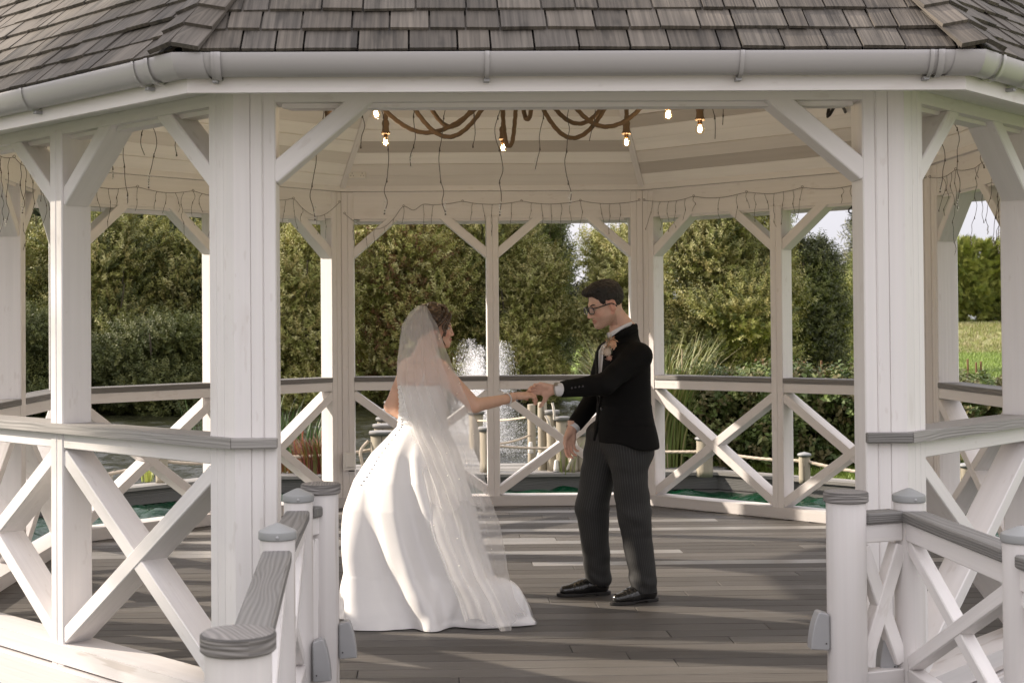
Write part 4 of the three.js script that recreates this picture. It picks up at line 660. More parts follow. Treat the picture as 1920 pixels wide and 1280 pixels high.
// blades: reeds, irises, grasses
function blade(P, I, Cc, b, dir, len, w, bend, col, r) {
  const n = 5, s = V(-dir.z, 0, dir.x).normalize(), st = P.length / 3; let p = b.clone(), up = V(dir.x * 0.12, 1, dir.z * 0.12).normalize();
  for (let i = 0; i <= n; i++) { const t = i / n, ww = w * (1 - t * t * 0.95) * 0.5; P.push(p.x + s.x * ww, p.y, p.z + s.z * ww, p.x - s.x * ww, p.y, p.z - s.z * ww); for (let k = 0; k < 2; k++) Cc.push(...col); up = up.add(V(dir.x, -0.35 * t, dir.z).multiplyScalar(bend * t)).normalize(); p = p.clone().addScaledVector(up, len / n); if (i < n) { const a = st + i * 2; I.push(a, a + 1, a + 2, a + 1, a + 3, a + 2); } }
}
const bladeMat = phys({ vertexColors: true, roughness: 0.5, transmission: 0.25, thickness: 0 });
function tuft(name, label, cat, x, z, y, n, rad0, len, w, bend, cols, seed, o = {}) {
  const r = rng(seed), P = [], I = [], Cc = [], t = thing(name, label, cat, [x, y, z]);
  for (let i = 0; i < n; i++) { const a = r() * 6.28, d = Math.sqrt(r()) * rad0, f = 0.75 + 0.5 * r(), c = cols[Math.floor(r() * cols.length)].map((q) => q * f), a2 = a + (r() - 0.5) * 1.6; blade(P, I, Cc, V(Math.cos(a) * d * (o.sx || 1), 0, Math.sin(a) * d), V(Math.cos(a2), 0, Math.sin(a2)), len * (0.55 + 0.55 * r()), w * (0.7 + 0.6 * r()), bend * (0.3 + r()), c, r); }
  const g = geoFrom(P, null, I); g.setAttribute('color', new THREE.Float32BufferAttribute(Cc, 3)); mesh('blades', g, bladeMat, t).userData.kind = 'stuff';
  if (o.heads) { const H = []; for (let i = 0; i < o.heads; i++) { const a = r() * 6.28, d = Math.sqrt(r()) * rad0, hx = Math.cos(a) * d * (o.sx || 1), hz = Math.sin(a) * d, hh = len * (0.75 + 0.3 * r()), lean = (r() - 0.5) * 0.16; const s = tube([V(hx, 0, hz), V(hx + lean * 0.4, hh * 0.5, hz), V(hx + lean, hh, hz)], 0.005, 6, 5), k = new THREE.CapsuleGeometry(o.hr || 0.013, o.hl || 0.12, 3, 7); k.translate(hx + lean, hh + 0.05, hz); H.push(s.toNonIndexed(), k.toNonIndexed()); } mesh('flower_heads', merge(H), std({ color: rgb(...(o.hc || [0.16, 0.085, 0.045])), roughness: 0.9 }), t); }
  return t;
}
const gIris = [[0.06, 0.13, 0.02], [0.1, 0.18, 0.03], [0.045, 0.1, 0.02]], gTall = [[0.26, 0.28, 0.08], [0.19, 0.23, 0.055], [0.36, 0.32, 0.15], [0.12, 0.17, 0.035]], gRed = [[0.28, 0.075, 0.05], [0.2, 0.06, 0.04], [0.25, 0.17, 0.04], [0.16, 0.15, 0.04]];
tuft('iris_clump', 'bright green iris leaves in the pond behind the left cross brace', 'plant', -3.25, -12.2, -0.45, 130, 0.7, 1.05, 0.035, 0.22, gIris, 601, { sx: 1.2 });
tuft('iris_clump', 'second clump of green iris leaves near the back left post', 'plant', -2.35, -11.4, -0.45, 70, 0.4, 0.75, 0.03, 0.25, gIris, 602);
tuft('red_plant', 'red and rust coloured leafy plant beside the round capped posts', 'plant', -1.72, -6.55, -0.06, 420, 0.28, 0.42, 0.022, 0.5, gRed, 603, { heads: 10, hc: [0.3, 0.09, 0.05], hl: 0.08, hr: 0.009 });
tuft('orange_plant', 'low orange plant on the boardwalk edge left of the post box', 'plant', -2.12, -6.6, -0.06, 150, 0.22, 0.17, 0.02, 0.5, [[0.32, 0.17, 0.05], [0.24, 0.12, 0.05], [0.2, 0.18, 0.06]], 604);
tuft('small_plant', 'tiny yellow green plant on the boardwalk by the left moat post', 'plant', -3.45, -5.72, -0.05, 24, 0.06, 0.2, 0.018, 0.3, fresh.map((c) => c.map((v) => v * 1.8)), 605);
tuft('small_plant', 'small brown seedhead plant on the boardwalk left of the moat post', 'plant', -3.8, -5.42, -0.05, 18, 0.06, 0.16, 0.012, 0.3, [[0.28, 0.15, 0.05], [0.2, 0.16, 0.05]], 606);
tuft('reed_clump', 'single dry reed plume beyond the boardwalk at left', 'plant', -2.75, -6.75, -0.46, 14, 0.07, 0.6, 0.016, 0.2, [[0.36, 0.26, 0.17], [0.3, 0.22, 0.14]], 607);
tuft('tall_grass', 'tall yellow green grass clump beside the back right post', 'plant', 1.95, -7.0, -0.1, 900, 0.46, 1.5, 0.022, 0.42, gTall, 608, { heads: 14, hc: [0.36, 0.29, 0.19], hl: 0.22, hr: 0.008 });
tuft('tall_grass', 'second tall grass clump behind the groom\'s back', 'plant', 2.35, -7.35, -0.1, 620, 0.42, 1.25, 0.022, 0.45, gTall, 609);
tuft('tall_grass', 'arching grass tuft behind the groom\'s hanging hand', 'plant', 1.3, -7.0, -0.3, 90, 0.22, 1.0, 0.018, 0.75, gTall, 610);
tuft('tall_grass', 'wispy grass tuft among the timber poles', 'plant', 0.93, -6.2, -0.06, 22, 0.12, 0.55, 0.012, 0.6, gTall, 611);
for (let i = 0; i < 5; i++) tuft('bulrush_clump', ['brown headed bulrushes left of the back right mid post', 'brown headed bulrushes right of the back right mid post', 'dense brown bulrushes by the right front post', 'dry bulrushes behind the broad leaved shrub', 'thin bulrushes at the end of the shrub'][i], 'plant', 3.75 + i * 0.62, -9.2 - 0.3 * (i % 2), -0.1, 120, 0.34, 1.05, 0.018, 0.18, [[0.26, 0.2, 0.12], [0.17, 0.17, 0.06], [0.3, 0.24, 0.15]], 620 + i, { sx: 1.2, heads: 14 });
const alderSprig = sprig(5, 12, 0.24, 0.078, 0.054, 1), alder = [[0.15, 0.21, 0.05], [0.1, 0.145, 0.04], [0.22, 0.25, 0.09], [0.17, 0.15, 0.06]];
[[2.75, -7.2, 1.3, 0.95, 'broad leaved green shrub behind crossing right braces'], [3.55, -6.8, 1.5, 1.0, 'broad leaved shrub left of the round moat post'], [4.45, -6.4, 1.5, 0.95, 'broad leaved shrub beside the right front post'], [5.35, -5.7, 1.4, 0.9, 'broad leaved shrub behind the right front post'], [6.4, -5.0, 1.6, 0.95, 'broad leaved shrub low at far right below the rail']].forEach(([x, z, w, h, l], i) => bush('alder_shrub', l, 'shrub', x, z, w, h, alder, 2800, 640 + i * 5, { geo: alderSprig, y: -0.07, stems: 16, stemR: 0.012, lobes: 10, size: 0.75, spikes: 5 }));
{ // grass blades on the near strip and on the bank
  const P = [], I = [], Cc = [], r = rng(5); for (let i = 0; i < 5; i++) { const a = i * 1.3; blade(P, I, Cc, V(Math.cos(a) * 0.02, 0, Math.sin(a) * 0.02), V(Math.cos(a), 0, Math.sin(a)), 0.09 * (0.7 + 0.5 * r()), 0.008, 0.4, [1, 1, 1], r); }
  const g = geoFrom(P, null, I); g.setAttribute('color', new THREE.Float32BufferAttribute(Cc, 3));
  const N = 60000, im = new THREE.InstancedMesh(g, bladeMat, N), m = new THREE.Matrix4(), q = new THREE.Quaternion(), c = new THREE.Color(), Y = V(0, 1, 0);
  for (let i = 0; i < N; i++) { const near = i < 20000, bankp = i > 46000; const x = near ? 2.4 + 5.5 * r() : 10 + 20 * r(), z = near ? -6.9 + 6 * r() : bankp ? -45 - 7 * r() : -22 - 24 * r(), y = groundH(x, z), ok = y > -0.2 && Math.max(Math.abs(x), Math.abs(z), (Math.abs(x) + Math.abs(z)) * Math.SQRT1_2) > 6.45; q.setFromAxisAngle(Y, r() * 6.28); const s = ok ? (near ? 0.6 + 0.6 * r() : bankp ? 1 + 1.2 * r() : 1 + r()) : 0.0001; m.compose(V(x, ok ? y : -1, z), q, V(s * 1.3, s, s * 1.3)); im.setMatrixAt(i, m); const f = 0.75 + 0.5 * r(); if (bankp) (r() < 0.65 ? c.setRGB(0.3 * f, 0.32 * f, 0.1 * f) : c.setRGB(0.46 * f, 0.4 * f, 0.24 * f)); else c.setRGB(0.21 * f, 0.29 * f, 0.05 * f); im.setColorAt(i, c); }
  im.name = 'grass'; im.userData.kind = 'stuff'; im.castShadow = im.receiveShadow = true; scene.add(im); tag(im, 'short grass on the lawn and dry grass on the bank', 'grass');
}
// ---------- people ----------
const smin = (a, b, k) => { const h = Math.max(k - Math.abs(a - b), 0) / k; return Math.min(a, b) - h * h * k * 0.25; };
const smax = (a, b, k) => -smin(-a, -b, k);
function cap(p, a, b, ra, rb) { const bx = b[0] - a[0], by = b[1] - a[1], bz = b[2] - a[2], px = p[0] - a[0], py = p[1] - a[1], pz = p[2] - a[2], h = clamp((px * bx + py * by + pz * bz) / (bx * bx + by * by + bz * bz || 1e-9)); return Math.hypot(px - bx * h, py - by * h, pz - bz * h) - lerp(ra, rb, h); }
function ell(p, c, r) { const x = (p[0] - c[0]) / r[0], y = (p[1] - c[1]) / r[1], z = (p[2] - c[2]) / r[2], k = Math.hypot(x, y, z), k2 = Math.hypot(x / r[0], y / r[1], z / r[2]); return k2 < 1e-6 ? -Math.min(...r) : k * (k - 1) / k2; }
// surface net of a signed distance on a grid
function sdfGeo(f, lo, hi, cell, colorFn) {
  const n = [0, 1, 2].map((i) => Math.ceil((hi[i] - lo[i]) / cell) + 1), [nx, ny, nz] = n, F = new Float32Array(nx * ny * nz), p = [0, 0, 0];
  for (let k = 0, q = 0; k < nz; k++) for (let j = 0; j < ny; j++) for (let i = 0; i < nx; i++, q++) { p[0] = lo[0] + i * cell; p[1] = lo[1] + j * cell; p[2] = lo[2] + k * cell; F[q] = f(p); }
  const id = new Int32Array(nx * ny * nz).fill(-1), P = [], I = [], st = [1, nx, nx * ny];
  for (let k = 0; k < nz - 1; k++) for (let j = 0; j < ny - 1; j++) for (let i = 0; i < nx - 1; i++) {
    const q = i + j * nx + k * nx * ny; let m = 0, cx = 0, cy = 0, cz = 0, c = 0; const v = [];
    for (let d = 0; d < 8; d++) { v[d] = F[q + (d & 1) + ((d >> 1) & 1) * nx + (d >> 2) * nx * ny]; if (v[d] < 0) m |= 1 << d; }
    if (m === 0 || m === 255) continue;
    for (let d = 0; d < 8; d++) for (let ax = 0; ax < 3; ax++) if (!(d & (1 << ax))) { const e = d | (1 << ax); if ((v[d] < 0) !== (v[e] < 0)) { const t = v[d] / (v[d] - v[e]); cx += (d & 1) + (ax === 0 ? t : 0); cy += ((d >> 1) & 1) + (ax === 1 ? t : 0); cz += (d >> 2) + (ax === 2 ? t : 0); c++; } }
    id[q] = P.length / 3; P.push(lo[0] + (i + cx / c) * cell, lo[1] + (j + cy / c) * cell, lo[2] + (k + cz / c) * cell);
  }
  for (let k = 1; k < nz - 1; k++) for (let j = 1; j < ny - 1; j++) for (let i = 1; i < nx - 1; i++) {
    const q = i + j * nx + k * nx * ny;
    for (let ax = 0; ax < 3; ax++) { const a = F[q] < 0, b = F[q + st[ax]] < 0; if (a === b) continue; const u = st[(ax + 1) % 3], w = st[(ax + 2) % 3], v0 = id[q], v1 = id[q - u], v2 = id[q - u - w], v3 = id[q - w]; if (v0 < 0 || v1 < 0 || v2 < 0 || v3 < 0) continue; if (a) I.push(v0, v1, v2, v0, v2, v3); else I.push(v0, v2, v1, v0, v3, v2); }
  }
  const N = [], e = cell * 0.5, cc = colorFn ? [] : null;
  for (let i = 0; i < P.length; i += 3) { const [x, y, z] = [P[i], P[i + 1], P[i + 2]]; let a = f([x + e, y, z]) - f([x - e, y, z]), b = f([x, y + e, z]) - f([x, y - e, z]), c = f([x, y, z + e]) - f([x, y, z - e]); const l = Math.hypot(a, b, c) || 1; N.push(a / l, b / l, c / l); if (cc) cc.push(...colorFn([x, y, z])); }
  const g = new THREE.BufferGeometry(); g.setAttribute('position', new THREE.Float32BufferAttribute(P, 3)); g.setAttribute('normal', new THREE.Float32BufferAttribute(N, 3)); g.setAttribute('uv', new THREE.Float32BufferAttribute(new Float32Array(P.length / 3 * 2).map((_, i2) => P[(i2 >> 1) * 3 + (i2 & 1)]), 2)); if (cc) g.setAttribute('color', new THREE.Float32BufferAttribute(cc, 3)); g.setIndex(I); return g;
}
const basis = (x, y, z, o) => new THREE.Matrix4().makeBasis(x, y, z).setPosition(o);
function frame(fwd, upHint, o) { const y = upHint.clone().normalize(), z = fwd.clone().addScaledVector(y, -fwd.dot(y)).normalize(), x = y.clone().cross(z); return basis(x, y, z, o); }
// hand in its own frame: wrist at 0, fingers +y, palm side +z, thumb at sg * x
function handGeo(o) {
  const sg = o.sg, s = o.s || 1, caps = [], B = [[0.027, 0.088], [0.009, 0.093], [-0.0095, 0.089], [-0.027, 0.079]], Ls = [[0.041, 0.026, 0.021], [0.046, 0.03, 0.022], [0.042, 0.028, 0.021], [0.033, 0.021, 0.018]], Rr = [0.0088, 0.009, 0.0084, 0.0074];
  const palm = []; B.forEach(([x, y], i) => palm.push([[x * 0.55, 0.008, 0], [x, y - 0.004, -0.001], 0.0145, 0.0115]));
  palm.push([[0.014, 0.02, 0.006], [0.03, 0.048, 0.008], 0.016, 0.013]); palm.push([[-0.016, 0.018, 0.005], [-0.022, 0.055, 0.004], 0.014, 0.011]); palm.push([[0, -0.05, 0], [0, 0.012, 0], 0.024, 0.021]);
  const chains = B.map(([x, y], i) => { const out = []; let a = o.curl[i][0], p = [x, y, 0], sp = (x - 0.0) * (o.spread ?? 1.2); for (let k = 0; k < 3; k++) { const l = Ls[i][k], q = [p[0] + sp * l * 1.2, p[1] + l * Math.cos(a), p[2] + l * Math.sin(a)]; out.push([p, q, Rr[i] * (1 - 0.06 * k), Rr[i] * (0.96 - 0.07 * k)]); p = q; a += o.curl[i][k + 1] || 0; } return out; });
  const th = []; { let p = [0.02, 0.024, 0.006], d = o.thumb || [0.72, 0.62, 0.3]; const ll = [0.042, 0.032, 0.027], rr2 = [0.0135, 0.0105, 0.0095]; for (let k = 0; k < 3; k++) { const l = Math.hypot(...d), q = p.map((v, i) => v + d[i] / l * ll[k]); th.push([p, q, rr2[k], rr2[k] * 0.88]); p = q; d = d.map((v, i) => v / l + (o.thumbBend || [-0.25, 0.2, 0])[i]); } }
  const f = (q) => { const p = [q[0] * sg, q[1], q[2]]; let d = 9; for (const c of palm) d = smin(d, cap(p, ...c), 0.012); let t = 9; for (const c of th) t = smin(t, cap(p, ...c), 0.006); d = smin(d, t, 0.014); for (const ch of chains) { let e = 9; for (const c of ch) e = smin(e, cap(p, ...c), 0.0035); d = smin(d, e, 0.0055); } return d; };
  const g = sdfGeo(f, [-0.1, -0.05, -0.05], [0.1, 0.21, 0.12], 0.0028, (p) => { const t = sstep(0.07, 0.17, p[1]) * 0.35, n = 0.94 + 0.12 * noise3(p[0] * 90, p[1] * 90, p[2] * 90, 4); return [o.skin[0] * n * (1 + 0.1 * t), o.skin[1] * n * (1 - 0.18 * t), o.skin[2] * n * (1 - 0.2 * t)]; });
  g.scale(s, s, s); return g;
}
// head in its own frame: +z face, +y up, eyes at y = 0
function headSdf(o) {
  const w = o.w || 1, fe = o.female ? 1 : 0;
  return (q) => {
    const p = [Math.abs(q[0]) / w, q[1], q[2]];
    let d = ell(p, [0, 0.034, -0.018], [0.076, 0.088, 0.098]);
    d = smin(d, ell(p, [0, -0.035, 0.034], [0.058 - 0.003 * fe, 0.078, 0.058]), 0.03);
    d = smin(d, cap(p, [0.05, -0.05, 0.0], [0.018, -0.097 + 0.006 * fe, 0.066], 0.021 - 0.003 * fe, 0.019), 0.03);
    d = smin(d, ell(p, [0.036, -0.028, 0.064], [0.024, 0.022, 0.02]), 0.022);
    d = smin(d, cap(p, [0.0, 0.022, 0.084], [0.044, 0.02, 0.066], 0.011 - 0.002 * fe, 0.010), 0.016);
    d = smax(d, -ell(p, [0.032, 0.0, 0.099], [0.02, 0.0125, 0.02]), 0.012);
    d = smin(d, cap(p, [0, 0.01, 0.087], [0, -0.036, 0.111 - 0.006 * fe], 0.008, 0.0105 - 0.0015 * fe), 0.012);
    d = smin(d, ell(p, [0.0115, -0.041, 0.098 - 0.004 * fe], [0.0095, 0.008, 0.012]), 0.008);
    d = smax(d, -cap(p, [0.007, -0.05, 0.1], [0.007, -0.046, 0.096], 0.0035, 0.003), 0.003);
    const my = -0.068, up = o.smile || 0;
    d = smin(d, cap(p, [0, my + 0.005, 0.0945], [0.023, my + 0.001 + up, 0.083 - up * 0.4], 0.0065, 0.0035), 0.006);
    d = smin(d, cap(p, [0, my - 0.0075, 0.0925], [0.019, my - 0.003 + up, 0.083 - up * 0.4], 0.0075, 0.004), 0.006);
    d = smax(d, -cap(p, [0, my - 0.001, 0.102], [0.024, my - 0.0005 + up, 0.089], 0.0028, 0.002), 0.004);
    d = smin(d, ell(p, [0, -0.1 + 0.004 * fe, 0.077], [0.02, 0.016, 0.016]), 0.016);
    let e = ell([p[0] - 0.074, (p[1] + 0.008) * 0.97 + (p[2] + 0.012) * 0.2, p[2] + 0.012 - 0.35 * (p[0] - 0.074)], [0, 0, 0], [0.011, 0.033, 0.021]);
    e = smax(e, -ell([p[0], p[1], p[2]], [0.0875, -0.004, -0.004], [0.009, 0.02, 0.011]), 0.005);
    d = smin(d, e, 0.008);
    d = smin(d, cap(p, [0, -0.05, -0.03], o.neckEnd || [0, -0.2, -0.06], 0.054 - 0.009 * fe, 0.058 - 0.011 * fe), 0.03);
    return d;
  };
}
function headGeo(o) {
  const f = headSdf(o), S0 = o.skin, my = -0.068;
  const col = (p) => {
    const n = 0.95 + 0.1 * noise3(p[0] * 60, p[1] * 60, p[2] * 60, 9); let c = S0.map((v) => v * n);
    const up = o.smile || 0, ax = Math.abs(p[0]), ml = Math.hypot(ax / 0.026, (p[1] - my + 0.002 - up * (ax / 0.023)) / 0.0115), lip = p[2] > 0.075 ? sstep(1.1, 0.8, ml) : 0; c = c.map((v, i) => lerp(v, o.lip[i], lip * 0.8));
    const ck = sstep(1.2, 0.2, Math.hypot((ax - 0.042) / 0.026, (p[1] + 0.03) / 0.026, (p[2] - 0.06) / 0.04)) * (o.blush || 0.5), ns = sstep(1.3, 0.3, Math.hypot(p[0] / 0.014, (p[1] + 0.036) / 0.014, (p[2] - 0.108) / 0.02)) * 0.5; const rd = Math.max(ck, ns); c = [c[0] * (1 + 0.08 * rd), c[1] * (1 - 0.24 * rd), c[2] * (1 - 0.22 * rd)];
    if (ax > 0.07) c = [c[0] * 1.05, c[1] * 0.86, c[2] * 0.84];
    if (o.stubble) { const st = sstep(-0.045, -0.07, p[1]) * (p[2] > -0.02 ? 1 : 0) * (1 - lip) * (0.14 + 0.2 * noise3(p[0] * 400, p[1] * 400, p[2] * 400, 3)); c = c.map((v) => v * (1 - st)); }
    return c;
  };
  const parts = [sdfGeo(f, [-0.11, -0.2, -0.13], [0.11, 0.135, 0.13], 0.0032, col)];
  for (const sx of [-1, 1]) { const g = new THREE.SphereGeometry(0.0118, 20, 16), pc = g.attributes.position, cc = []; for (let i = 0; i < pc.count; i++) { const r = Math.hypot(pc.getX(i), pc.getY(i) + 0.003 * (o.look || 0)); const fz = pc.getZ(i) > 0; cc.push(...(fz && r < 0.0022 ? [0.005, 0.005, 0.005] : fz && r < 0.0052 ? o.iris : [0.62, 0.57, 0.54])); } g.setAttribute('color', new THREE.Float32BufferAttribute(cc, 3)); g.translate(sx * 0.0315 * (o.w || 1), 0, 0.0745); parts.push(g);
    // lids and lashes
    const lid = new THREE.SphereGeometry(0.0128, 18, 10, 0, Math.PI * 2, 0, Math.PI * (o.lids || 0.36)); lid.rotateX(Math.PI * 0.18); lid.translate(sx * 0.0315 * (o.w || 1), 0, 0.0745); lid.setAttribute('color', new THREE.Float32BufferAttribute(new Float32Array(lid.attributes.position.count * 3).map((_, i) => S0[i % 3] * (o.female ? 0.6 : 0.85)), 3)); parts.push(lid); }
  return merge(parts);
}
function browGeo(o) { const g = []; for (const sx of [-1, 1]) { const pts = [[0.013, 0.019, 0.091], [0.028, 0.0235, 0.086], [0.042, 0.021, 0.077], [0.05, 0.016, 0.068]].map(([x, y, z]) => V(sx * x * (o.w || 1), y, z)), t = tube(pts, 0.0035, 16, 6); t.scale(1, 1, 1); g.push(t); } return merge(g); }
const skinMat = phys({ vertexColors: true, roughness: 0.48, sheen: 0.15, sheenRoughness: 0.5, sheenColor: rgb(1, 0.75, 0.6), bumpMap: tex(256, 256, (u, v) => fbm(u, v, 60, 60, 3, 161), false, 8, 8), bumpScale: 0.0004 });
const xf = (g, m) => { g.applyMatrix4(m); return g; };
function surf(f, from, dir, tMax = 0.6) { const p = from.clone(), a = [0, 0, 0]; for (let i = 0, t = 0; i < 80 && t < tMax; i++) { a[0] = p.x; a[1] = p.y; a[2] = p.z; const d = f(a); if (d < 0.0004) break; p.addScaledVector(dir, d * 0.7); t += d * 0.7; } return p; }
function grad(f, p) { const e = 0.002; return V(f([p.x + e, p.y, p.z]) - f([p.x - e, p.y, p.z]), f([p.x, p.y + e, p.z]) - f([p.x, p.y - e, p.z]), f([p.x, p.y, p.z + e]) - f([p.x, p.y, p.z - e])).normalize(); }
// patch laid on a surface: fn(u, v) -> [origin, direction]; offset thickness
function patch(f, fn, nu, nv, off, uvs = 1) { const P = [], U = [], I = []; for (let j = 0; j <= nv; j++) for (let i = 0; i <= nu; i++) { const [o, d] = fn(i / nu, j / nv), s = surf(f, o, d); if (Math.abs(f([s.x, s.y, s.z])) > 0.01 && j > 0) { const q = P.length - 3 * (nu + 1); P.push(P[q], P[q + 1], P[q + 2]); U.push(i / nu * uvs, j / nv * uvs); continue; } const n = grad(f, s); const edge = (i === 0 || i === nu || j === 0 || j === nv); s.addScaledVector(n, edge ? off * 0.15 : off); P.push(s.x, s.y, s.z); U.push(i / nu * uvs, j / nv * uvs); } for (let j = 0; j < nv; j++) for (let i = 0; i < nu; i++) { const a = j * (nu + 1) + i; I.push(a, a + 1, a + nu + 1, a + 1, a + nu + 2, a + nu + 1); } return geoFrom(P, U, I); }

// ---------- groom ----------
{
  const g = thing('person', 'person in black jacket, striped grey trousers and glasses holding out an arm to the bride', 'person', [0.45, 0, 0.95]);
  const O = V(0.45, 0, 0.95), toLocal = (m) => { m.translate(-O.x, -O.y, -O.z); return m; };
  const fa = rad(20), F = V(-Math.cos(fa), 0, Math.sin(fa)), L = V(Math.sin(fa), 0, Math.cos(fa));
  const lShoulder = [0.60, 1.37, 1.10], lElbow = [0.385, 1.212, 1.21], lWrist = [0.165, 1.188, 1.135], rShoulder = [0.475, 1.375, 0.78], rElbow = [0.40, 1.12, 0.73], rWrist = [0.262, 0.962, 0.835];
  const hipR = [0.44, 0.90, 0.87], kneeR = [0.36, 0.50, 0.855], ankR = [0.398, 0.085, 0.835], hipL = [0.535, 0.90, 1.03], kneeL = [0.572, 0.49, 1.045], ankL = [0.625, 0.085, 1.055];
  const skin = [0.68, 0.42, 0.315];
  // torso frame: centre line leaning slightly forward at the top
  const tc = (y) => [lerp(0.545, 0.535, (y - 0.85) / 0.6), lerp(0.955, 0.945, (y - 0.85) / 0.6)];
  const torso = (p, grow) => { const y = p[1], [cx, cz] = tc(y), dx = p[0] - cx, dz = p[2] - cz, l = dx * L.x + dz * L.z, fz = dx * F.x + dz * F.z; const t = clamp((y - 0.84) / 0.6); const rl = (t < 0.42 ? lerp(0.218, 0.178, sstep(0, 0.42, t)) : lerp(0.176, 0.205, sstep(0.42, 0.9, t))) + grow, rf = (t < 0.42 ? lerp(0.18, 0.146, sstep(0, 0.42, t)) : lerp(0.142, 0.128, sstep(0.42, 1, t))) + grow; let d = (Math.hypot(l / rl, (fz - 0.005) / rf) - 1) * Math.min(rl, rf); return smax(d, y - (1.44 - 0.25 * Math.abs(l)) - grow, 0.06); };
  const jacketF = (p) => {
    const wr = 0.004 * Math.sin(p[1] * 46 + p[0] * 26 + 3 * noise3(p[0] * 9, p[1] * 9, p[2] * 9, 2)) * sstep(0.08, 0.0, Math.abs(cap(p, lElbow, lElbow, 0.07, 0.07))) + 0.0045 * (noise3(p[0] * 10, p[1] * 10, p[2] * 10, 12) - 0.5);
    let d = torso(p, 0.002); d = smax(d, 0.845 + 0.04 * sstep(0.0, 0.16, (p[0] - 0.545) * F.x + (p[2] - 0.95) * F.z) - p[1], 0.008);
    { const [cx, cz] = tc(p[1]), l = (p[0] - cx) * L.x + (p[2] - cz) * L.z, fz = (p[0] - cx) * F.x + (p[2] - cz) * F.z; if (fz > -0.02) { const gap = 0.004 + Math.pow(Math.max(0, 1.02 - p[1]), 1.7) * 0.75; d = smax(d, gap - Math.hypot(l + 0.02, Math.max(0, 0.06 - fz) * 1.5), 0.01); } 
      const vent = Math.hypot(l - 0.09, Math.max(0, fz + 0.08)); if (fz < -0.04 && p[1] < 1.0) d = smax(d, 0.003 + 0.02 * (1.0 - p[1]) - Math.abs(l - 0.10), 0.004); }
    d = smin(d, cap(p, [0.54, 1.44, 0.945], lShoulder, 0.058, 0.055), 0.05); d = smin(d, cap(p, [0.54, 1.44, 0.945], rShoulder, 0.058, 0.055), 0.05);
    d = smin(d, cap(p, [0.565, 1.50, 0.95], [0.55, 1.44, 0.95], 0.055, 0.075), 0.03);
    let a = smin(cap(p, lShoulder, lElbow, 0.066, 0.061), cap(p, lElbow, lWrist, 0.06, 0.045), 0.02); const wx = (p[0] - lWrist[0]) * 0.95 - (p[2] - lWrist[2]) * 0.3; a = smax(a, -wx - 0.005, 0.004); d = smin(d, a, 0.035);
    let b = smin(cap(p, rShoulder, rElbow, 0.073, 0.062), cap(p, rElbow, rWrist, 0.06, 0.046), 0.02); const wy = (rElbow[0] - p[0]) * 0.55 + (rElbow[1] - p[1]) * 0.68 + (p[2] - rElbow[2]) * 0.45; b = smax(b, wy - 0.227, 0.004); d = smin(d, b, 0.02);
    return d + wr;
  };
  const wool = phys({ color: rgb(0.006, 0.0057, 0.0056), roughness: 0.85, specularIntensity: 0.35, sheen: 0.06, sheenRoughness: 0.6, sheenColor: rgb(0.12, 0.11, 0.11), bumpMap: tex(128, 128, (u, v) => fbm(u, v, 50, 50, 2, 171), false, 14, 14), bumpScale: 0.0006 });
  mesh('jacket', toLocal(sdfGeo(jacketF, [0.1, 0.82, 0.6], [0.82, 1.62, 1.34], 0.0085)), wool, g);
  // lapel, collar, shirt front, tie, pockets
  const cl = (y, l) => { const [cx, cz] = tc(y); return V(cx + L.x * l + F.x * 0.4, y, cz + L.z * l + F.z * 0.4); }, Fm = F.clone().negate();
  const shirtMat = std({ color: rgb(0.74, 0.74, 0.76), roughness: 0.7 }), tieMat = phys({ color: rgb(0.42, 0.40, 0.40), roughness: 0.35, sheen: 0.4 });
  const solid = (p) => torso(p, 0.002);
  mesh('shirt', toLocal(patch(jacketF, (u, v) => { const y = lerp(1.09, 1.475, v), h = lerp(0.006, 0.046, v); return [cl(y, -0.015 + (u * 2 - 1) * h), Fm]; }, 8, 14, 0.003)), shirtMat, g);
  mesh('tie', toLocal(patch(jacketF, (u, v) => { const y = lerp(1.12, 1.46, v), h = 0.024 - 0.008 * v; return [cl(y, -0.015 + (u * 2 - 1) * h), Fm]; }, 6, 14, 0.008)), tieMat, g);
  for (const sg of [-1, 1]) mesh('lapel', toLocal(patch(jacketF, (u, v) => { const y = lerp(1.07, 1.47, v), inn = lerp(-0.002, 0.04, v), out = inn + 0.004 + 0.09 * Math.pow(Math.sin(Math.min(1, v * 1.18) * Math.PI * 0.5), 1.2) * (v > 0.84 ? 0.72 : 1); return [cl(y, -0.015 + sg * lerp(inn, out, u)), Fm]; }, 8, 26, 0.0075)), wool, g);
  mesh('collar', toLocal(ropeLike([V(0.47, 1.462, 0.995), V(0.53, 1.498, 1.028), V(0.598, 1.522, 0.985), V(0.603, 1.522, 0.92), V(0.54, 1.497, 0.868), V(0.475, 1.458, 0.892)], 0.018)), wool, g);
  mesh('shirt_collar', toLocal(ropeLike([V(0.45, 1.478, 0.985), V(0.505, 1.512, 1.012), V(0.572, 1.54, 0.98), V(0.582, 1.54, 0.92), V(0.52, 1.512, 0.885), V(0.452, 1.478, 0.905)], 0.0135)), shirtMat, g);
  mesh('pocket_flap', toLocal(patch(jacketF, (u, v) => { const y = lerp(0.985, 1.03, v), l = lerp(0.05, 0.17, u) ; const [cx, cz] = tc(y); const d = L.clone().multiplyScalar(0.9).addScaledVector(F, 0.45 - 0.8 * u).normalize(); return [V(cx + F.x * lerp(0.11, -0.03, u) + d.x * 0.35, y - 0.01 * u, cz + F.z * lerp(0.11, -0.03, u) + d.z * 0.35), d.clone().negate()]; }, 10, 4, 0.004)), wool, g);
  const btn = std({ color: rgb(0.02, 0.02, 0.022), roughness: 0.25 });
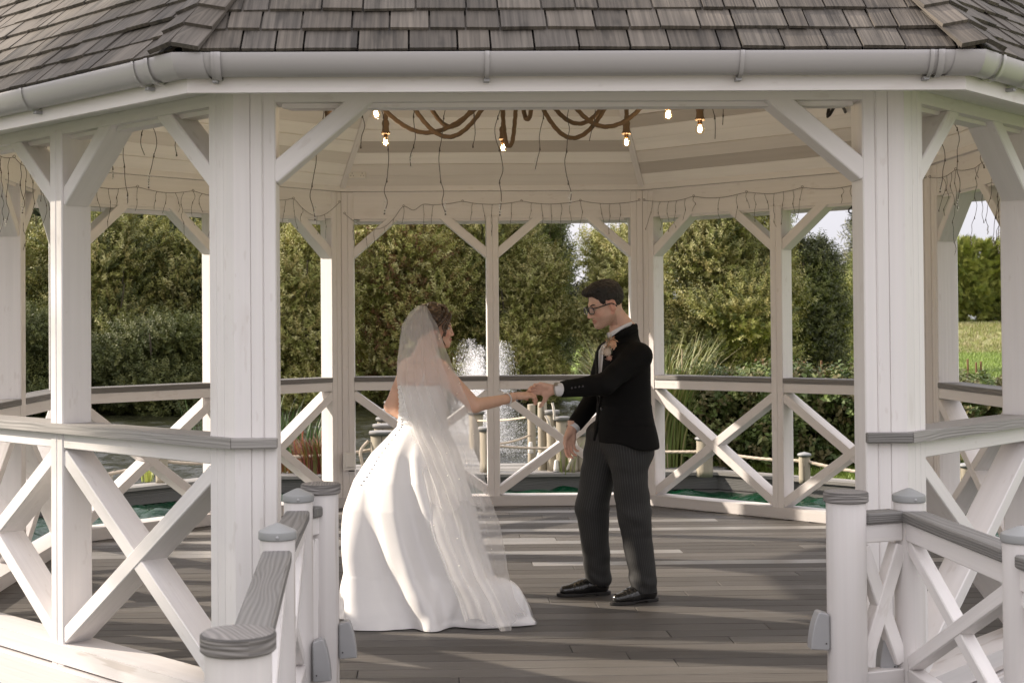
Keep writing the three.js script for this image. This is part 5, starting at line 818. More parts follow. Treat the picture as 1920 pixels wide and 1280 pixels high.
  { const p = surf(jacketF, cl(1.07, 0.012), Fm), b = new THREE.SphereGeometry(0.011, 12, 8); b.scale(1, 1, 0.5); b.lookAt(F); b.translate(p.x, p.y, p.z); mesh('button', toLocal(b), btn, g);
    for (let i = 0; i < 4; i++) { const q = V(0.215 + 0.019 * i, 1.197 + 0.003 * i, 1.3), s = surf(jacketF, q, V(0, 0, -1)), k = new THREE.SphereGeometry(0.0075, 10, 8); k.scale(1, 1, 0.6); k.translate(s.x, s.y, s.z); mesh('cuff_button', toLocal(k), btn, g); } }
  // cuffs
  const cuff = (a, b, r0) => { const A = V(...a), B = V(...b), d = B.clone().sub(A).normalize(); const c = new THREE.CylinderGeometry(r0, r0 * 1.04, 0.05, 24, 1, true); c.applyQuaternion(new THREE.Quaternion().setFromUnitVectors(V(0, 1, 0), d)); c.translate(B.x, B.y, B.z); return c; };
  mesh('shirt_cuff', toLocal(cuff(lElbow, [0.163, 1.187, 1.134], 0.036)), shirtMat, g); mesh('shirt_cuff', toLocal(cuff(rElbow, [0.264, 0.962, 0.834], 0.037)), shirtMat, g);
  { const A = V(...lElbow), B = V(...lWrist), d = B.clone().sub(A).normalize(), c = B.clone().addScaledVector(d, 0.028), steel = std({ color: rgb(0.45, 0.44, 0.42), roughness: 0.3, metalness: 0.9 }), q = new THREE.Quaternion().setFromUnitVectors(V(0, 0, 1), d);
    const w = part('watch', g), t = new THREE.TorusGeometry(0.0285, 0.0055, 8, 34); t.scale(1, 1, 2.0); t.applyQuaternion(q); t.translate(c.x, c.y, c.z); mesh('strap', toLocal(t), steel, w); const f = new THREE.CylinderGeometry(0.016, 0.017, 0.009, 24); f.translate(0, 0.033, 0); f.rotateX(0.5); f.translate(c.x, c.y, c.z); mesh('watch_case', toLocal(f), steel, w); }
  // trousers with woven stripes round each leg
  const wrinkle = (p) => 0.006 * (noise3(p[0] * 9, p[1] * 17, p[2] * 9, 31) - 0.5) * 2 + 0.0038 * Math.sin(p[1] * 70 + p[0] * 40 + p[2] * 26 + 5 * noise3(p[0] * 8, p[1] * 6, p[2] * 8, 6)) * (sstep(0.2, 0.1, p[1]) + 0.55 * sstep(0.09, 0.0, Math.abs(p[1] - 0.47)) + 0.25 * sstep(0.2, 0.0, Math.abs(p[1] - 0.8)));
  const legD = (p, h, k, a) => smin(cap(p, h, k, 0.113, 0.091), cap(p, k, a, 0.089, 0.074), 0.03);
  const trouF = (p) => { let d = smin(legD(p, hipR, kneeR, ankR), legD(p, hipL, kneeL, ankL), 0.028); d = smin(d, ell(p, [0.525, 0.9, 0.955], [0.135, 0.13, 0.15]), 0.05); d = smin(d, ell(p, [0.595, 0.84, 0.98], [0.105, 0.12, 0.13]), 0.04); d = smax(d, 0.045 + 0.03 * sstep(0.0, -0.1, (p[0] - (p[2] > 0.945 ? 0.64 : 0.42))) - p[1], 0.006); d = smax(d, p[1] - 1.0, 0.01); return d + wrinkle(p); };
  const tg = sdfGeo(trouF, [0.22, 0.05, 0.68], [0.82, 1.02, 1.28], 0.0085).toNonIndexed(), tp = tg.attributes.position, tu = tg.attributes.uv;
  for (let i = 0; i < tp.count; i += 3) { const c = [0, 1, 2].map((k) => (tp.getX(i + k))), zz = (tp.getZ(i) + tp.getZ(i + 1) + tp.getZ(i + 2)) / 3, yy = tp.getY(i), xx = (tp.getX(i) + tp.getX(i + 1) + tp.getX(i + 2)) / 3, lx = legD([xx, yy, zz], hipL, kneeL, ankL) < legD([xx, yy, zz], hipR, kneeR, ankR) ? [hipL, kneeL, ankL] : [hipR, kneeR, ankR], t = yy > lx[1][1] ? [lx[1], lx[0], clamp((yy - lx[1][1]) / 0.4)] : [lx[2], lx[1], clamp((yy - 0.085) / 0.41)], ax = lerp(t[0][0], t[1][0], t[2]), az = lerp(t[0][2], t[1][2], t[2]); const an = [0, 1, 2].map((k) => Math.atan2(tp.getZ(i + k) - az, tp.getX(i + k) - ax)); for (let k = 1; k < 3; k++) { if (an[k] - an[0] > Math.PI) an[k] -= 2 * Math.PI; if (an[k] - an[0] < -Math.PI) an[k] += 2 * Math.PI; } for (let k = 0; k < 3; k++) tu.setXY(i + k, an[k] / (2 * Math.PI), tp.getY(i + k)); }
  const stripe = tex(1024, 64, (u, v) => { const s = (u * 44) % 1, l = s < 0.2 ? 1 : 0, th = 0.9 + 0.2 * hash2(Math.floor(u * 1024), Math.floor(v * 64), 5); return (0.017 + 0.045 * l * (0.75 + 0.25 * Math.sin(v * 400))) * th; }, true, 1, 6);
  const worsted = phys({ map: stripe, roughness: 0.75, sheen: 0.2, sheenColor: rgb(0.2, 0.2, 0.2), sheenRoughness: 0.6 }); worsted.color.setRGB(1, 0.98, 0.96);
  mesh('trousers', toLocal(tg), worsted, g);
  // shoes
  const leather = phys({ color: rgb(0.01, 0.0095, 0.0095), roughness: 0.22, clearcoat: 0.5, clearcoatRoughness: 0.15 }), soleMat = std({ color: rgb(0.018, 0.016, 0.015), roughness: 0.6 });
  const shoe = (heel, toe) => { const s = part('shoe', g), H = V(...heel), Tn = V(...toe), d = Tn.clone().sub(H).normalize(), x = V(0, 1, 0).cross(d); const M = basis(x, V(0, 1, 0), d, H), len = H.distanceTo(Tn);
    const up = (p) => { const q = [p[0] / (p[2] > len * 0.45 ? 1.12 : 1), p[1], p[2]]; let e = smin(cap(q, [0, 0.05, 0.045], [0, 0.042, len * 0.58], 0.036, 0.039), cap(q, [0, 0.04, len * 0.55], [0, 0.032, len - 0.042], 0.037, 0.029), 0.03); e = smin(e, cap(q, [0, 0.05, 0.05], [0, 0.098, 0.06], 0.037, 0.036), 0.03); e = smin(e, cap(q, [0, 0.07, 0.09], [0, 0.062, 0.15], 0.03, 0.026), 0.03); e = smax(e, 0.016 - p[1], 0.004); e = smax(e, p[1] - 0.105, 0.004); const cx = Math.abs(p[2] - (len - 0.085)); return e + 0.0016 * sstep(0.004, 0, cx) + 0.0012 * Math.sin(p[2] * 260) * sstep(0.04, 0.0, Math.abs(p[2] - len * 0.62)); };
    mesh('upper', toLocal(xf(sdfGeo(up, [-0.07, 0, -0.02], [0.07, 0.12, len + 0.03], 0.004), M)), leather, s);
    const so = (p) => { const w = lerp(0.034, 0.045, sstep(0.05, len * 0.65, p[2])) * (p[2] > len * 0.7 ? Math.sqrt(Math.max(0.01, 1 - ((p[2] - len * 0.7) / (len * 0.315)) ** 2)) : p[2] < 0.035 ? Math.sqrt(Math.max(0.01, 1 - ((0.035 - p[2]) / 0.042) ** 2)) : 1); return Math.max(Math.abs(p[0]) - w, p[1] - 0.019, (p[2] > 0.085 && p[2] < len * 0.55 ? 0.009 : 0.001) - p[1], -p[2] - 0.006, p[2] - len - 0.006); };
    mesh('sole', toLocal(xf(sdfGeo(so, [-0.07, -0.01, -0.02], [0.07, 0.03, len + 0.02], 0.004), M)), soleMat, s);
    const la = []; for (let i = 0; i < 4; i++) la.push(tube([V(-0.02, 0.082 - i * 0.006, 0.092 + i * 0.018), V(0, 0.099 - i * 0.008, 0.096 + i * 0.018), V(0.02, 0.082 - i * 0.006, 0.098 + i * 0.018)], 0.0022, 8, 5)); for (const k of [-1, 1]) la.push(tube([V(0, 0.099, 0.093), V(k * 0.018, 0.106, 0.09), V(k * 0.028, 0.094, 0.1), V(k * 0.008, 0.1, 0.1)], 0.002, 10, 5)); const lm = merge(la); mesh('laces', toLocal(xf(lm, M)), soleMat, s); };
  shoe([0.462, 0, 0.815], [0.158, 0, 0.875]); shoe([0.70, 0, 1.015], [0.425, 0, 1.145]);
  // body: one mesh of trunk, limbs, head and hands
  const hf = V(-0.90, -0.31, 0.30).normalize(), hu = V(-0.29, 0.95, 0.09).normalize(), HM = frame(hf, hu, V(0.428, 1.654, 0.978));
  const hs = new THREE.Matrix4().makeScale(1.02, 1.02, 1.02), head = xf(headGeo({ w: 1.0, skin, lip: [0.42, 0.17, 0.13], stubble: 1, smile: 0.003, iris: [0.06, 0.05, 0.04], look: 1, lids: 0.46, neckEnd: [0, -0.185, -0.085] }), HM.clone().multiply(hs));
  const bodyF = (p) => { let d = smin(legD(p, hipR, kneeR, ankR), legD(p, hipL, kneeL, ankL), 0.03) + 0.022; d = smin(d, smax(torso(p, -0.03), 0.88 - p[1], 0.03), 0.03); d = smax(d, p[1] - 1.42, 0.02); const arm = Math.min(cap(p, lShoulder, lElbow, 0.045, 0.038), cap(p, lElbow, [0.13, 1.183, 1.122], 0.036, 0.026), cap(p, rShoulder, rElbow, 0.045, 0.038), cap(p, rElbow, [0.245, 0.93, 0.85], 0.036, 0.026)); d = smin(d, arm, 0.02); d = smin(d, cap(p, [0.535, 1.36, 0.95], [0.505, 1.52, 0.955], 0.065, 0.05), 0.03); return d; };
  const body = sdfGeo(bodyF, [0.1, 0.05, 0.64], [0.76, 1.6, 1.28], 0.013, () => skin);
  const lh = handGeo({ sg: -1, s: 1.0, skin, curl: [[0.35, 0.75, 0.6], [0.4, 0.8, 0.6], [0.45, 0.8, 0.6], [0.5, 0.8, 0.6]], thumb: [0.95, 0.45, 0.25], thumbBend: [0.1, 0.1, 0.02] });
  const Y1 = V(-0.975, 0.10, -0.02).normalize(), Z1 = V(0.05, -0.36, 0.93); Z1.addScaledVector(Y1, -Z1.dot(Y1)).normalize(); xf(lh, basis(Y1.clone().cross(Z1), Y1, Z1, V(0.122, 1.183, 1.118)));
  const rh = handGeo({ sg: 1, s: 1.0, skin, curl: [[0.25, 0.4, 0.35], [0.35, 0.5, 0.4], [0.45, 0.55, 0.4], [0.5, 0.6, 0.4]], thumb: [0.6, 0.75, 0.35], thumbBend: [-0.3, 0.25, 0.05] });
  const Y2 = V(-0.12, -0.98, 0.12).normalize(), Z2 = V(0.45, 0.05, 0.88); Z2.addScaledVector(Y2, -Z2.dot(Y2)).normalize(); xf(rh, basis(Y2.clone().cross(Z2), Y2, Z2, V(0.245, 0.945, 0.85)));
  const all = [body, head, lh, rh].map((q) => q.index ? q.toNonIndexed() : q); mesh('body', toLocal(mergeGeometries(all, false)), skinMat, g);
  // hair, brows, glasses, flowers
  const hairMat = phys({ color: rgb(0.016, 0.011, 0.008), roughness: 0.62, sheen: 0.12, sheenColor: rgb(0.3, 0.2, 0.14), sheenRoughness: 0.5 });
  const hairF = (p) => { const a = Math.abs(p[0]); let d = ell(p, [0, 0.042, -0.02], [0.083, 0.094, 0.104]); d = smin(d, ell(p, [0.006, 0.1, 0.034], [0.064, 0.025, 0.056]), 0.035); d = smin(d, ell(p, [-0.005, 0.096, 0.084], [0.048, 0.014, 0.02]), 0.025);
    const line = lerp(0.028, 0.07, sstep(0.045, 0.075, p[2])) - 0.09 * sstep(0.0, -0.07, p[2]) - 0.035 * (sstep(0.018, 0.03, p[2]) - sstep(0.042, 0.055, p[2])) * (a > 0.05 ? 1 : 0); d = smax(d, line - p[1] + 0.004 * Math.sin(p[0] * 300 + p[2] * 200), 0.006); d = smax(d, -ell([p[0], p[1], p[2]], [Math.sign(p[0]) * 0.085, -0.005, -0.008], [0.02, 0.03, 0.023]), 0.004);
    return d + 0.007 * (noise3(p[0] * 260, p[1] * 70, p[2] * 60, 77) - 0.5) + 0.004 * (noise3(p[0] * 90, p[1] * 40, p[2] * 30, 78) - 0.5); };
  mesh('hair', toLocal(xf(sdfGeo(hairF, [-0.1, -0.09, -0.135], [0.1, 0.155, 0.13], 0.0028), HM.clone().multiply(hs))), hairMat, g);
  mesh('eyebrows', toLocal(xf(browGeo({}), HM.clone().multiply(hs))), hairMat, g);
  const gl = part('glasses', g), fr = phys({ color: rgb(0.006, 0.006, 0.007), roughness: 0.2, clearcoat: 0.6 }), lens = phys({ color: rgb(0.97, 0.97, 1), transmission: 1, thickness: 0, roughness: 0.02, ior: 1.5 });
  const rim = []; for (const sx of [-1, 1]) { const pts = []; for (let i = 0; i < 20; i++) { const a = i / 20 * 6.2832, c = Math.cos(a), s = Math.sin(a), rx = 0.0265, ry = 0.0185; pts.push(V(sx * 0.0335 + rx * Math.sign(c) * Math.pow(Math.abs(c), 0.65), -0.004 + ry * Math.sign(s) * Math.pow(Math.abs(s), 0.65), 0.108 - 0.2 * Math.abs(sx * 0.0335 + rx * c) * 0.6)); } rim.push(tube(pts, 0.0036, 60, 7, true)); const br = tube([V(sx * 0.06, 0.008, 0.1), V(sx * 0.079, 0.007, 0.085), V(sx * 0.084, 0.006, 0.03), V(sx * 0.083, 0.004, -0.005), V(sx * 0.079, -0.02, -0.03)], 0.0036, 30, 7); rim.push(br);
    const ln = new THREE.CircleGeometry(1, 28); ln.scale(0.0255, 0.0178, 1); ln.rotateY(sx * 0.12); ln.translate(sx * 0.0335, -0.004, 0.1035); mesh('lens', toLocal(xf(ln, HM.clone().multiply(hs))), lens, gl); }
  rim.push(tube([V(-0.009, 0.003, 0.107), V(0, 0.007, 0.111), V(0.009, 0.003, 0.107)], 0.0026, 10, 7)); mesh('frame', toLocal(xf(merge(rim), HM.clone().multiply(hs))), fr, gl);
  const bo = part('buttonhole', g), at = surf(jacketF, cl(1.40, 0.085), Fm), nn = V(-0.45, 0.1, 0.88).normalize(); at.addScaledVector(nn, 0.022); at.add(V(-0.012, 0.015, 0.01));
  const rose = (c, r, col, seed) => { const rg = rng(seed), out = []; for (let i = 0; i < 26; i++) { const t = i / 26, a = i * 2.4, s = new THREE.SphereGeometry(r * (0.4 + 0.3 * t), 8, 6, 0, Math.PI * 1.1, 0.3, 1.3); s.scale(1, 1, 0.45); s.rotateX(-0.3 - 0.9 * t); s.rotateZ(a); s.applyQuaternion(new THREE.Quaternion().setFromUnitVectors(V(0, 0, 1), nn)); const o = V(Math.cos(a), Math.sin(a), 0).multiplyScalar(r * 0.55 * t).applyQuaternion(new THREE.Quaternion().setFromUnitVectors(V(0, 0, 1), nn)); s.translate(c.x + o.x, c.y + o.y, c.z + o.z); out.push(s); } mesh('rose', toLocal(merge(out)), std({ color: rgb(...col), roughness: 0.7 }), bo); };
  rose(at.clone().add(V(0.008, 0.022, 0.012)), 0.036, [0.80, 0.50, 0.32], 3); rose(at.clone().add(V(-0.018, -0.022, 0.012)), 0.03, [0.82, 0.70, 0.58], 4); rose(at.clone().add(V(-0.004, -0.058, 0.01)), 0.019, [0.74, 0.46, 0.36], 6);
  { const P = [], I = [], Cc = [], rg = rng(9), g2 = [[0.12, 0.16, 0.07], [0.2, 0.2, 0.12], [0.62, 0.55, 0.42]]; for (let i = 0; i < 46; i++) { const a = rg() * 6.28; blade(P, I, Cc, at.clone().add(V((rg() - 0.5) * 0.03, (rg() - 0.5) * 0.08, 0.004 + 0.01 * rg())), V(Math.cos(a), 0.3, 0.4), 0.02 + 0.022 * rg(), 0.005, 0.5, g2[i % 3], rg); const k = Cc; } const q = geoFrom(P, null, I); q.setAttribute('color', new THREE.Float32BufferAttribute(Cc, 3)); mesh('sprigs', toLocal(q), bladeMat, bo).userData.kind = 'stuff'; }
}
function ropeLike(pts, r) { const c = new THREE.CatmullRomCurve3(pts, false, 'centripetal'); const g = new THREE.TubeGeometry(c, 40, r, 10, false), p = g.attributes.position; for (let i = 0; i <= 40; i++) { const q = c.getPointAt(i / 40); for (let j = 0; j <= 10; j++) { const k = i * 11 + j, dx = p.getX(k) - q.x, dy = p.getY(k) - q.y, dz = p.getZ(k) - q.z; p.setXYZ(k, q.x + dx * 0.6, q.y + dy * 1.25, q.z + dz * 0.6); } } g.computeVertexNormals(); return g; }
// ---------- bride ----------
{
  const g = thing('person', 'person in white strapped satin wedding gown and long sheer veil seen from behind', 'person', [-0.6, 0, 1.35]);
  const O = V(-0.6, 0, 1.35), toLocal = (m) => { m.translate(-O.x, -O.y, -O.z); return m; };
  const fa = rad(25), F = V(Math.cos(fa), 0, -Math.sin(fa)), Rt = V(Math.sin(fa), 0, Math.cos(fa));
  const skin = [0.66, 0.40, 0.285];
  const rSh = [-0.515, 1.315, 1.475], rEl = [-0.325, 1.122, 1.475], rWr = [-0.118, 1.15, 1.28], lSh = [-0.675, 1.315, 1.185], lEl = [-0.772, 1.105, 1.225], lWr = [-0.63, 0.985, 1.08];
  const cx = (y) => lerp(-0.605, -0.592, sstep(1.0, 1.3, y)), cz = 1.34;
  const ringR = (y) => y > 1.14 ? [lerp(0.14, 0.152, sstep(1.14, 1.26, y)), lerp(0.112, 0.104, sstep(1.14, 1.28, y))] : [lerp(0.126, 0.14, sstep(1.02, 1.14, y)), lerp(0.102, 0.112, sstep(1.02, 1.14, y))];
  const trunk = (p) => { const dx = p[0] - cx(p[1]), dz = p[2] - cz, l = dx * Rt.x + dz * Rt.z, f = dx * F.x + dz * F.z, [a, b] = ringR(p[1]); let d = (Math.hypot(l / a, f / b) - 1) * Math.min(a, b); d = smax(d, p[1] - (1.37 - 0.22 * Math.abs(l)), 0.07); d = smax(d, 0.95 - p[1], 0.02); const bl = Math.hypot(l, 0.0); if (f < 0) { d += 0.006 * Math.exp(-((Math.abs(l)) ** 2) / 0.0005) * sstep(1.1, 1.2, p[1]); d -= 0.006 * Math.exp(-((Math.abs(l) - 0.075) ** 2) / 0.0012 - ((p[1] - 1.25) ** 2) / 0.004); } return d; };
  const bodyF = (p) => {
    let d = trunk(p);
    d = smin(d, cap(p, [-0.592, 1.355, 1.335], rSh, 0.045, 0.05), 0.05); d = smin(d, cap(p, [-0.592, 1.355, 1.335], lSh, 0.045, 0.05), 0.05);
    d = smin(d, cap(p, [-0.59, 1.34, 1.33], [-0.578, 1.47, 1.325], 0.06, 0.046), 0.045);
    const ra = smin(cap(p, rSh, rEl, 0.047, 0.0375), cap(p, rEl, rWr, 0.0385, 0.0245), 0.012), la = smin(cap(p, lSh, lEl, 0.047, 0.038), cap(p, lEl, lWr, 0.0385, 0.025), 0.012);
    d = smin(d, ra, 0.028); d = smin(d, la, 0.028);
    const hip = smax(ell(p, [-0.6, 0.85, 1.33], [0.15, 0.2, 0.16]), 0.5 - p[1], 0.02); d = smin(d, hip, 0.05); d = smin(d, Math.min(cap(p, [-0.6, 0.8, 1.26], [-0.6, 0.06, 1.28], 0.09, 0.045), cap(p, [-0.58, 0.8, 1.42], [-0.58, 0.06, 1.4], 0.09, 0.045)), 0.03);
    return d; };
  const body = sdfGeo(bodyF, [-0.86, 0.02, 1.0], [-0.06, 1.5, 1.62], 0.012, (p) => { const n = 0.95 + 0.1 * noise3(p[0] * 40, p[1] * 40, p[2] * 40, 15); return skin.map((v) => v * n); });
  const hf = V(0.99, -0.02, -0.05).normalize(), HM = frame(hf, V(0.03, 1, 0.0), V(-0.535, 1.532, 1.315)), hs = new THREE.Matrix4().makeScale(0.94, 0.94, 0.94), HS = HM.clone().multiply(hs);
  const head = xf(headGeo({ female: 1, w: 0.95, skin, lip: [0.50, 0.16, 0.13], blush: 0.9, smile: 0.006, iris: [0.07, 0.045, 0.025], lids: 0.4, neckEnd: [0, -0.17, -0.05] }), HS);
  const hand = handGeo({ sg: 1, s: 0.88, skin, curl: [[0.25, 0.75, 0.5], [0.3, 0.8, 0.55], [0.35, 0.8, 0.55], [0.4, 0.8, 0.5]], thumb: [0.5, 0.8, 0.45], thumbBend: [-0.2, 0.3, 0.1] });
  const Y1 = V(0.90, 0.03, -0.42).normalize(), Z1 = V(-0.05, -0.93, -0.30); Z1.addScaledVector(Y1, -Z1.dot(Y1)).normalize(); xf(hand, basis(Y1.clone().cross(Z1), Y1, Z1, V(-0.092, 1.160, 1.262)));
  const hand2 = handGeo({ sg: -1, s: 0.88, skin, curl: [[0.3, 0.5, 0.4], [0.35, 0.5, 0.4], [0.4, 0.5, 0.4], [0.45, 0.5, 0.4]] });
  const Y2 = V(0.75, -0.6, -0.2).normalize(), Z2 = V(0.3, 0, 0.9); Z2.addScaledVector(Y2, -Z2.dot(Y2)).normalize(); xf(hand2, basis(Y2.clone().cross(Z2), Y2, Z2, V(-0.62, 0.975, 1.075)));
  const nails = []; 
  mesh('body', toLocal(mergeGeometries([body, head, hand, hand2].map((q) => q.index ? q.toNonIndexed() : q), false)), skinMat, g);
  // gown: one lofted surface, bodice above and skirt with deep folds below
  const satin = phys({ color: rgb(0.85, 0.83, 0.82), roughness: 0.45, sheen: 0.35, sheenRoughness: 0.35, sheenColor: rgb(1, 0.96, 0.94), bumpMap: tex(256, 256, (u, v) => fbm(u, v, 40, 40, 3, 181), false, 10, 10), bumpScale: 0.0003 });
  const rows = [[1.228, -0.735, -0.470, 0.145], [1.12, -0.728, -0.472, 0.135], [1.01, -0.738, -0.470, 0.128], [0.94, -0.80, -0.445, 0.165], [0.866, -0.868, -0.415, 0.215], [0.725, -0.955, -0.375, 0.28], [0.585, -1.005, -0.33, 0.32], [0.44, -1.03, -0.285, 0.345], [0.30, -1.06, -0.225, 0.37], [0.16, -1.09, -0.15, 0.39], [0.06, -1.11, -0.09, 0.40], [0.004, -1.125, -0.06, 0.41]];
  const row = (y) => { let i = 0; while (i < rows.length - 2 && rows[i + 1][0] > y) i++; const a = rows[i], b = rows[i + 1], t = clamp((a[0] - y) / (a[0] - b[0])); return a.map((v, k) => lerp(v, b[k], t)); };
  const NU = 300, NV = 170, P = [], U = [], I = [];
  const gown = (u, v, inset = 0) => {
    const th = u * Math.PI * 2, y = v < 0.24 ? lerp(1.228, 1.0, v / 0.24) : 1.0 * (1 - Math.pow((v - 0.24) / 0.76, 0.92)) + 0.004, [, xl, xr, rz] = row(y), sk = sstep(1.0, 0.2, y), c = Math.cos(th), s = Math.sin(th);
    let r = 1, rx = (xr - xl) / 2 - inset, z0 = rz - inset; const X0 = (xl + xr) / 2, Z0 = lerp(1.34, 1.33 + 0.0 * sk, sk);
    const tw = th + 0.9 * (1 - y) - 0.25 * Math.sin(2 * th);
    let fold = 0.62 * Math.sin(tw * 6 + 0.9 * Math.sin(tw * 2.0 + 1)) + 0.26 * Math.sin(tw * 11 + 1.3 + 1.6 * Math.sin(y * 3)) + 0.28 * Math.sin(tw * 4 + 2);
    fold = Math.sign(fold) * Math.pow(Math.abs(fold), 0.85);
    r += fold * (0.02 + 0.15 * Math.pow(sk, 0.7)) * sstep(1.02, 0.86, y);
    r += 0.10 * (noise3(c * 2.6 + 5, y * 4.2, s * 2.6, 41) - 0.5) * sk + 0.02 * (noise3(c * 9, y * 14, s * 9, 42) - 0.5) * sstep(0.5, 0.0, y);
    // bunched train at the right front of the hem
    const d1 = Math.exp(-(((th - 0.62 + Math.PI * 2) % (Math.PI * 2) - 0) ** 2) / 0.05 * (th < 3 ? 1 : 0) - (th < 3 ? 0 : 9)), d2 = Math.exp(-((th - 1.22) ** 2) / 0.06); { const roll = Math.pow(Math.max(0, Math.sin(Math.PI * Math.pow(clamp(y / 0.26), 0.55))), 0.8), tuck = sstep(0.03, 0, y); r += (0.21 * d1 + 0.15 * d2) * roll * (1 + 0.18 * Math.sin(th * 34 + y * 26)) + (0.1 * d1 + 0.06 * d2) * tuck; r += 0.05 * Math.exp(-((th - 2.3) ** 2) / 0.3) * sstep(0.3, 0.0, y); }
    const ruche = y > 1.0 ? 0.0022 * Math.sin(y * 260 + 3 * Math.sin(th * 2) + 2 * noise3(th * 4, y * 8, 0, 44)) : 0, out = y < 0.05 ? 0.012 * Math.sin(th * 22 + 2 * Math.sin(th * 7)) * sstep(0.05, 0, y) : 0;
    let yy = y; if (y < 0.25) yy += 0.07 * (d1 + 0.8 * d2) * Math.sin(Math.PI * y / 0.25) + 0.006 * Math.sin(th * 17) * (y / 0.25);
    const q = V(X0 + c * (rx * (r + out) + ruche), Math.max(0.004, yy), Z0 + s * (z0 * (r + out) + ruche)); if (y > 0.93) for (let i = 0; i < 6; i++) { const d = trunk([q.x, q.y, q.z]); if (d >= 0.007) break; q.x += c * (0.0075 - d) * 0.9; q.z += s * (0.0075 - d) * 0.9; } return q;
  };
  for (let j = 0; j <= NV; j++) for (let i = 0; i <= NU; i++) { const p = gown(i / NU, j / NV); P.push(p.x, p.y, p.z); U.push(i / NU * 3, p.y); }
  for (let j = 0; j < NV; j++) for (let i = 0; i < NU; i++) { const a = j * (NU + 1) + i; I.push(a, a + 1, a + NU + 1, a + 1, a + NU + 2, a + NU + 1); }
  const gg = geoFrom(P, U, I), gn = gg.attributes.normal; for (let j = 0; j <= NV; j++) { const a = j * (NU + 1), b = a + NU, n = V(gn.getX(a) + gn.getX(b), gn.getY(a) + gn.getY(b), gn.getZ(a) + gn.getZ(b)).normalize(); gn.setXYZ(a, n.x, n.y, n.z); gn.setXYZ(b, n.x, n.y, n.z); }
  const dress = mesh('gown', toLocal(gg), satin, g);
  // covered buttons down the back and two thin straps
  { const k = [], bk = Math.PI - 0.5; for (let i = 0; i < 30; i++) { const v = 0.01 + i * 0.0148, p = gown((bk - 0.12 * Math.sin(i / 30 * 3)) / 6.2832, v), u0 = (bk - 0.12 * Math.sin(i / 30 * 3)) / 6.2832, a = gown(u0 + 0.004, v).sub(p), b = gown(u0, v + 0.006).sub(p), out = a.cross(b).normalize(), s = new THREE.SphereGeometry(0.0055, 10, 8); if (out.x * (p.x + 0.6) + out.z * (p.z - 1.34) < 0) out.negate(); s.translate(p.x + out.x * 0.0015, p.y + out.y * 0.0015, p.z + out.z * 0.0015); k.push(s); } const b = mesh('buttons', toLocal(merge(k)), satin, dress); b.userData.kind = 'stuff';
    for (const [a, m, b2] of [[V(-0.615, 1.222, 1.485), V(-0.585, 1.30, 1.47), V(-0.515, 1.372, 1.43)], [V(-0.70, 1.222, 1.30), V(-0.682, 1.30, 1.29), V(-0.62, 1.37, 1.25)]]) { const pts = [], fB = bodyF; for (let i = 0; i <= 10; i++) { const t = i / 10, p = a.clone().multiplyScalar((1 - t) ** 2).addScaledVector(m, 2 * t * (1 - t)).addScaledVector(b2, t * t), q = [p.x, p.y, p.z]; const dd = fB(q), n = grad(fB, p); p.addScaledVector(n, -dd + 0.003); pts.push(p); } mesh('strap', toLocal(ropeLike(pts, 0.0055)), satin, dress); } }
  // bracelet
  { const A = V(...rEl), B = V(...rWr), d = B.clone().sub(A).normalize(), c = A.clone().lerp(B, 0.86), k = []; const q = new THREE.Quaternion().setFromUnitVectors(V(0, 0, 1), d); for (let i = 0; i < 22; i++) { const a = i / 22 * 6.2832, s = new THREE.SphereGeometry(0.0052, 8, 6), p = V(Math.cos(a) * 0.0315, Math.sin(a) * 0.0315, 0).applyQuaternion(q); s.translate(c.x + p.x, c.y + p.y, c.z + p.z); k.push(s); } mesh('bracelet', toLocal(merge(k)), phys({ color: rgb(0.72, 0.70, 0.68), roughness: 0.2, clearcoat: 0.5 }), g); }
  // hair: pinned up waves with lighter strands and loose curls
  const hairMat = phys({ map: tex(256, 256, (u, v) => { const f = fbm(u, v, 60, 4, 4, 191), h = sstep(0.55, 0.75, fbm(u, v, 14, 3, 3, 192)); return [lerp(0.05, 0.2, h) * (0.6 + f), lerp(0.03, 0.125, h) * (0.6 + f), lerp(0.018, 0.065, h) * (0.6 + f)]; }, true, 12, 4), roughness: 0.42, sheen: 0.4, sheenColor: rgb(0.5, 0.35, 0.22), sheenRoughness: 0.4 });
  const hairF = (p) => { let d = ell(p, [0, 0.042, -0.022], [0.088, 0.097, 0.108]); d = smin(d, ell(p, [0, -0.005, -0.115], [0.06, 0.07, 0.055]), 0.04); d = smin(d, ell(p, [0.078, 0.045, 0.005], [0.018, 0.05, 0.045]), 0.025); d = smin(d, ell(p, [-0.078, 0.045, 0.005], [0.018, 0.05, 0.045]), 0.025); d = smin(d, ell(p, [0, 0.118, 0.0], [0.05, 0.022, 0.06]), 0.03);
    const line = lerp(-0.02, 0.07, sstep(0.0, 0.062, p[2])) - 0.07 * sstep(-0.02, -0.09, p[2]); d = smax(d, line - p[1], 0.012);
    return d + 0.003 * Math.sin(p[1] * 120 + p[2] * 90 + 6 * noise3(p[0] * 14, p[1] * 14, p[2] * 14, 5)) + 0.004 * (noise3(p[0] * 120, p[1] * 60, p[2] * 60, 79) - 0.5); };
  const hair = mesh('hair', toLocal(xf(sdfGeo(hairF, [-0.12, -0.12, -0.18], [0.12, 0.155, 0.12], 0.003), HS)), hairMat, g);
  const locks = []; const lock = (pts, r) => locks.push(tube(pts.map((p) => V(...p)), r, 30, 6));
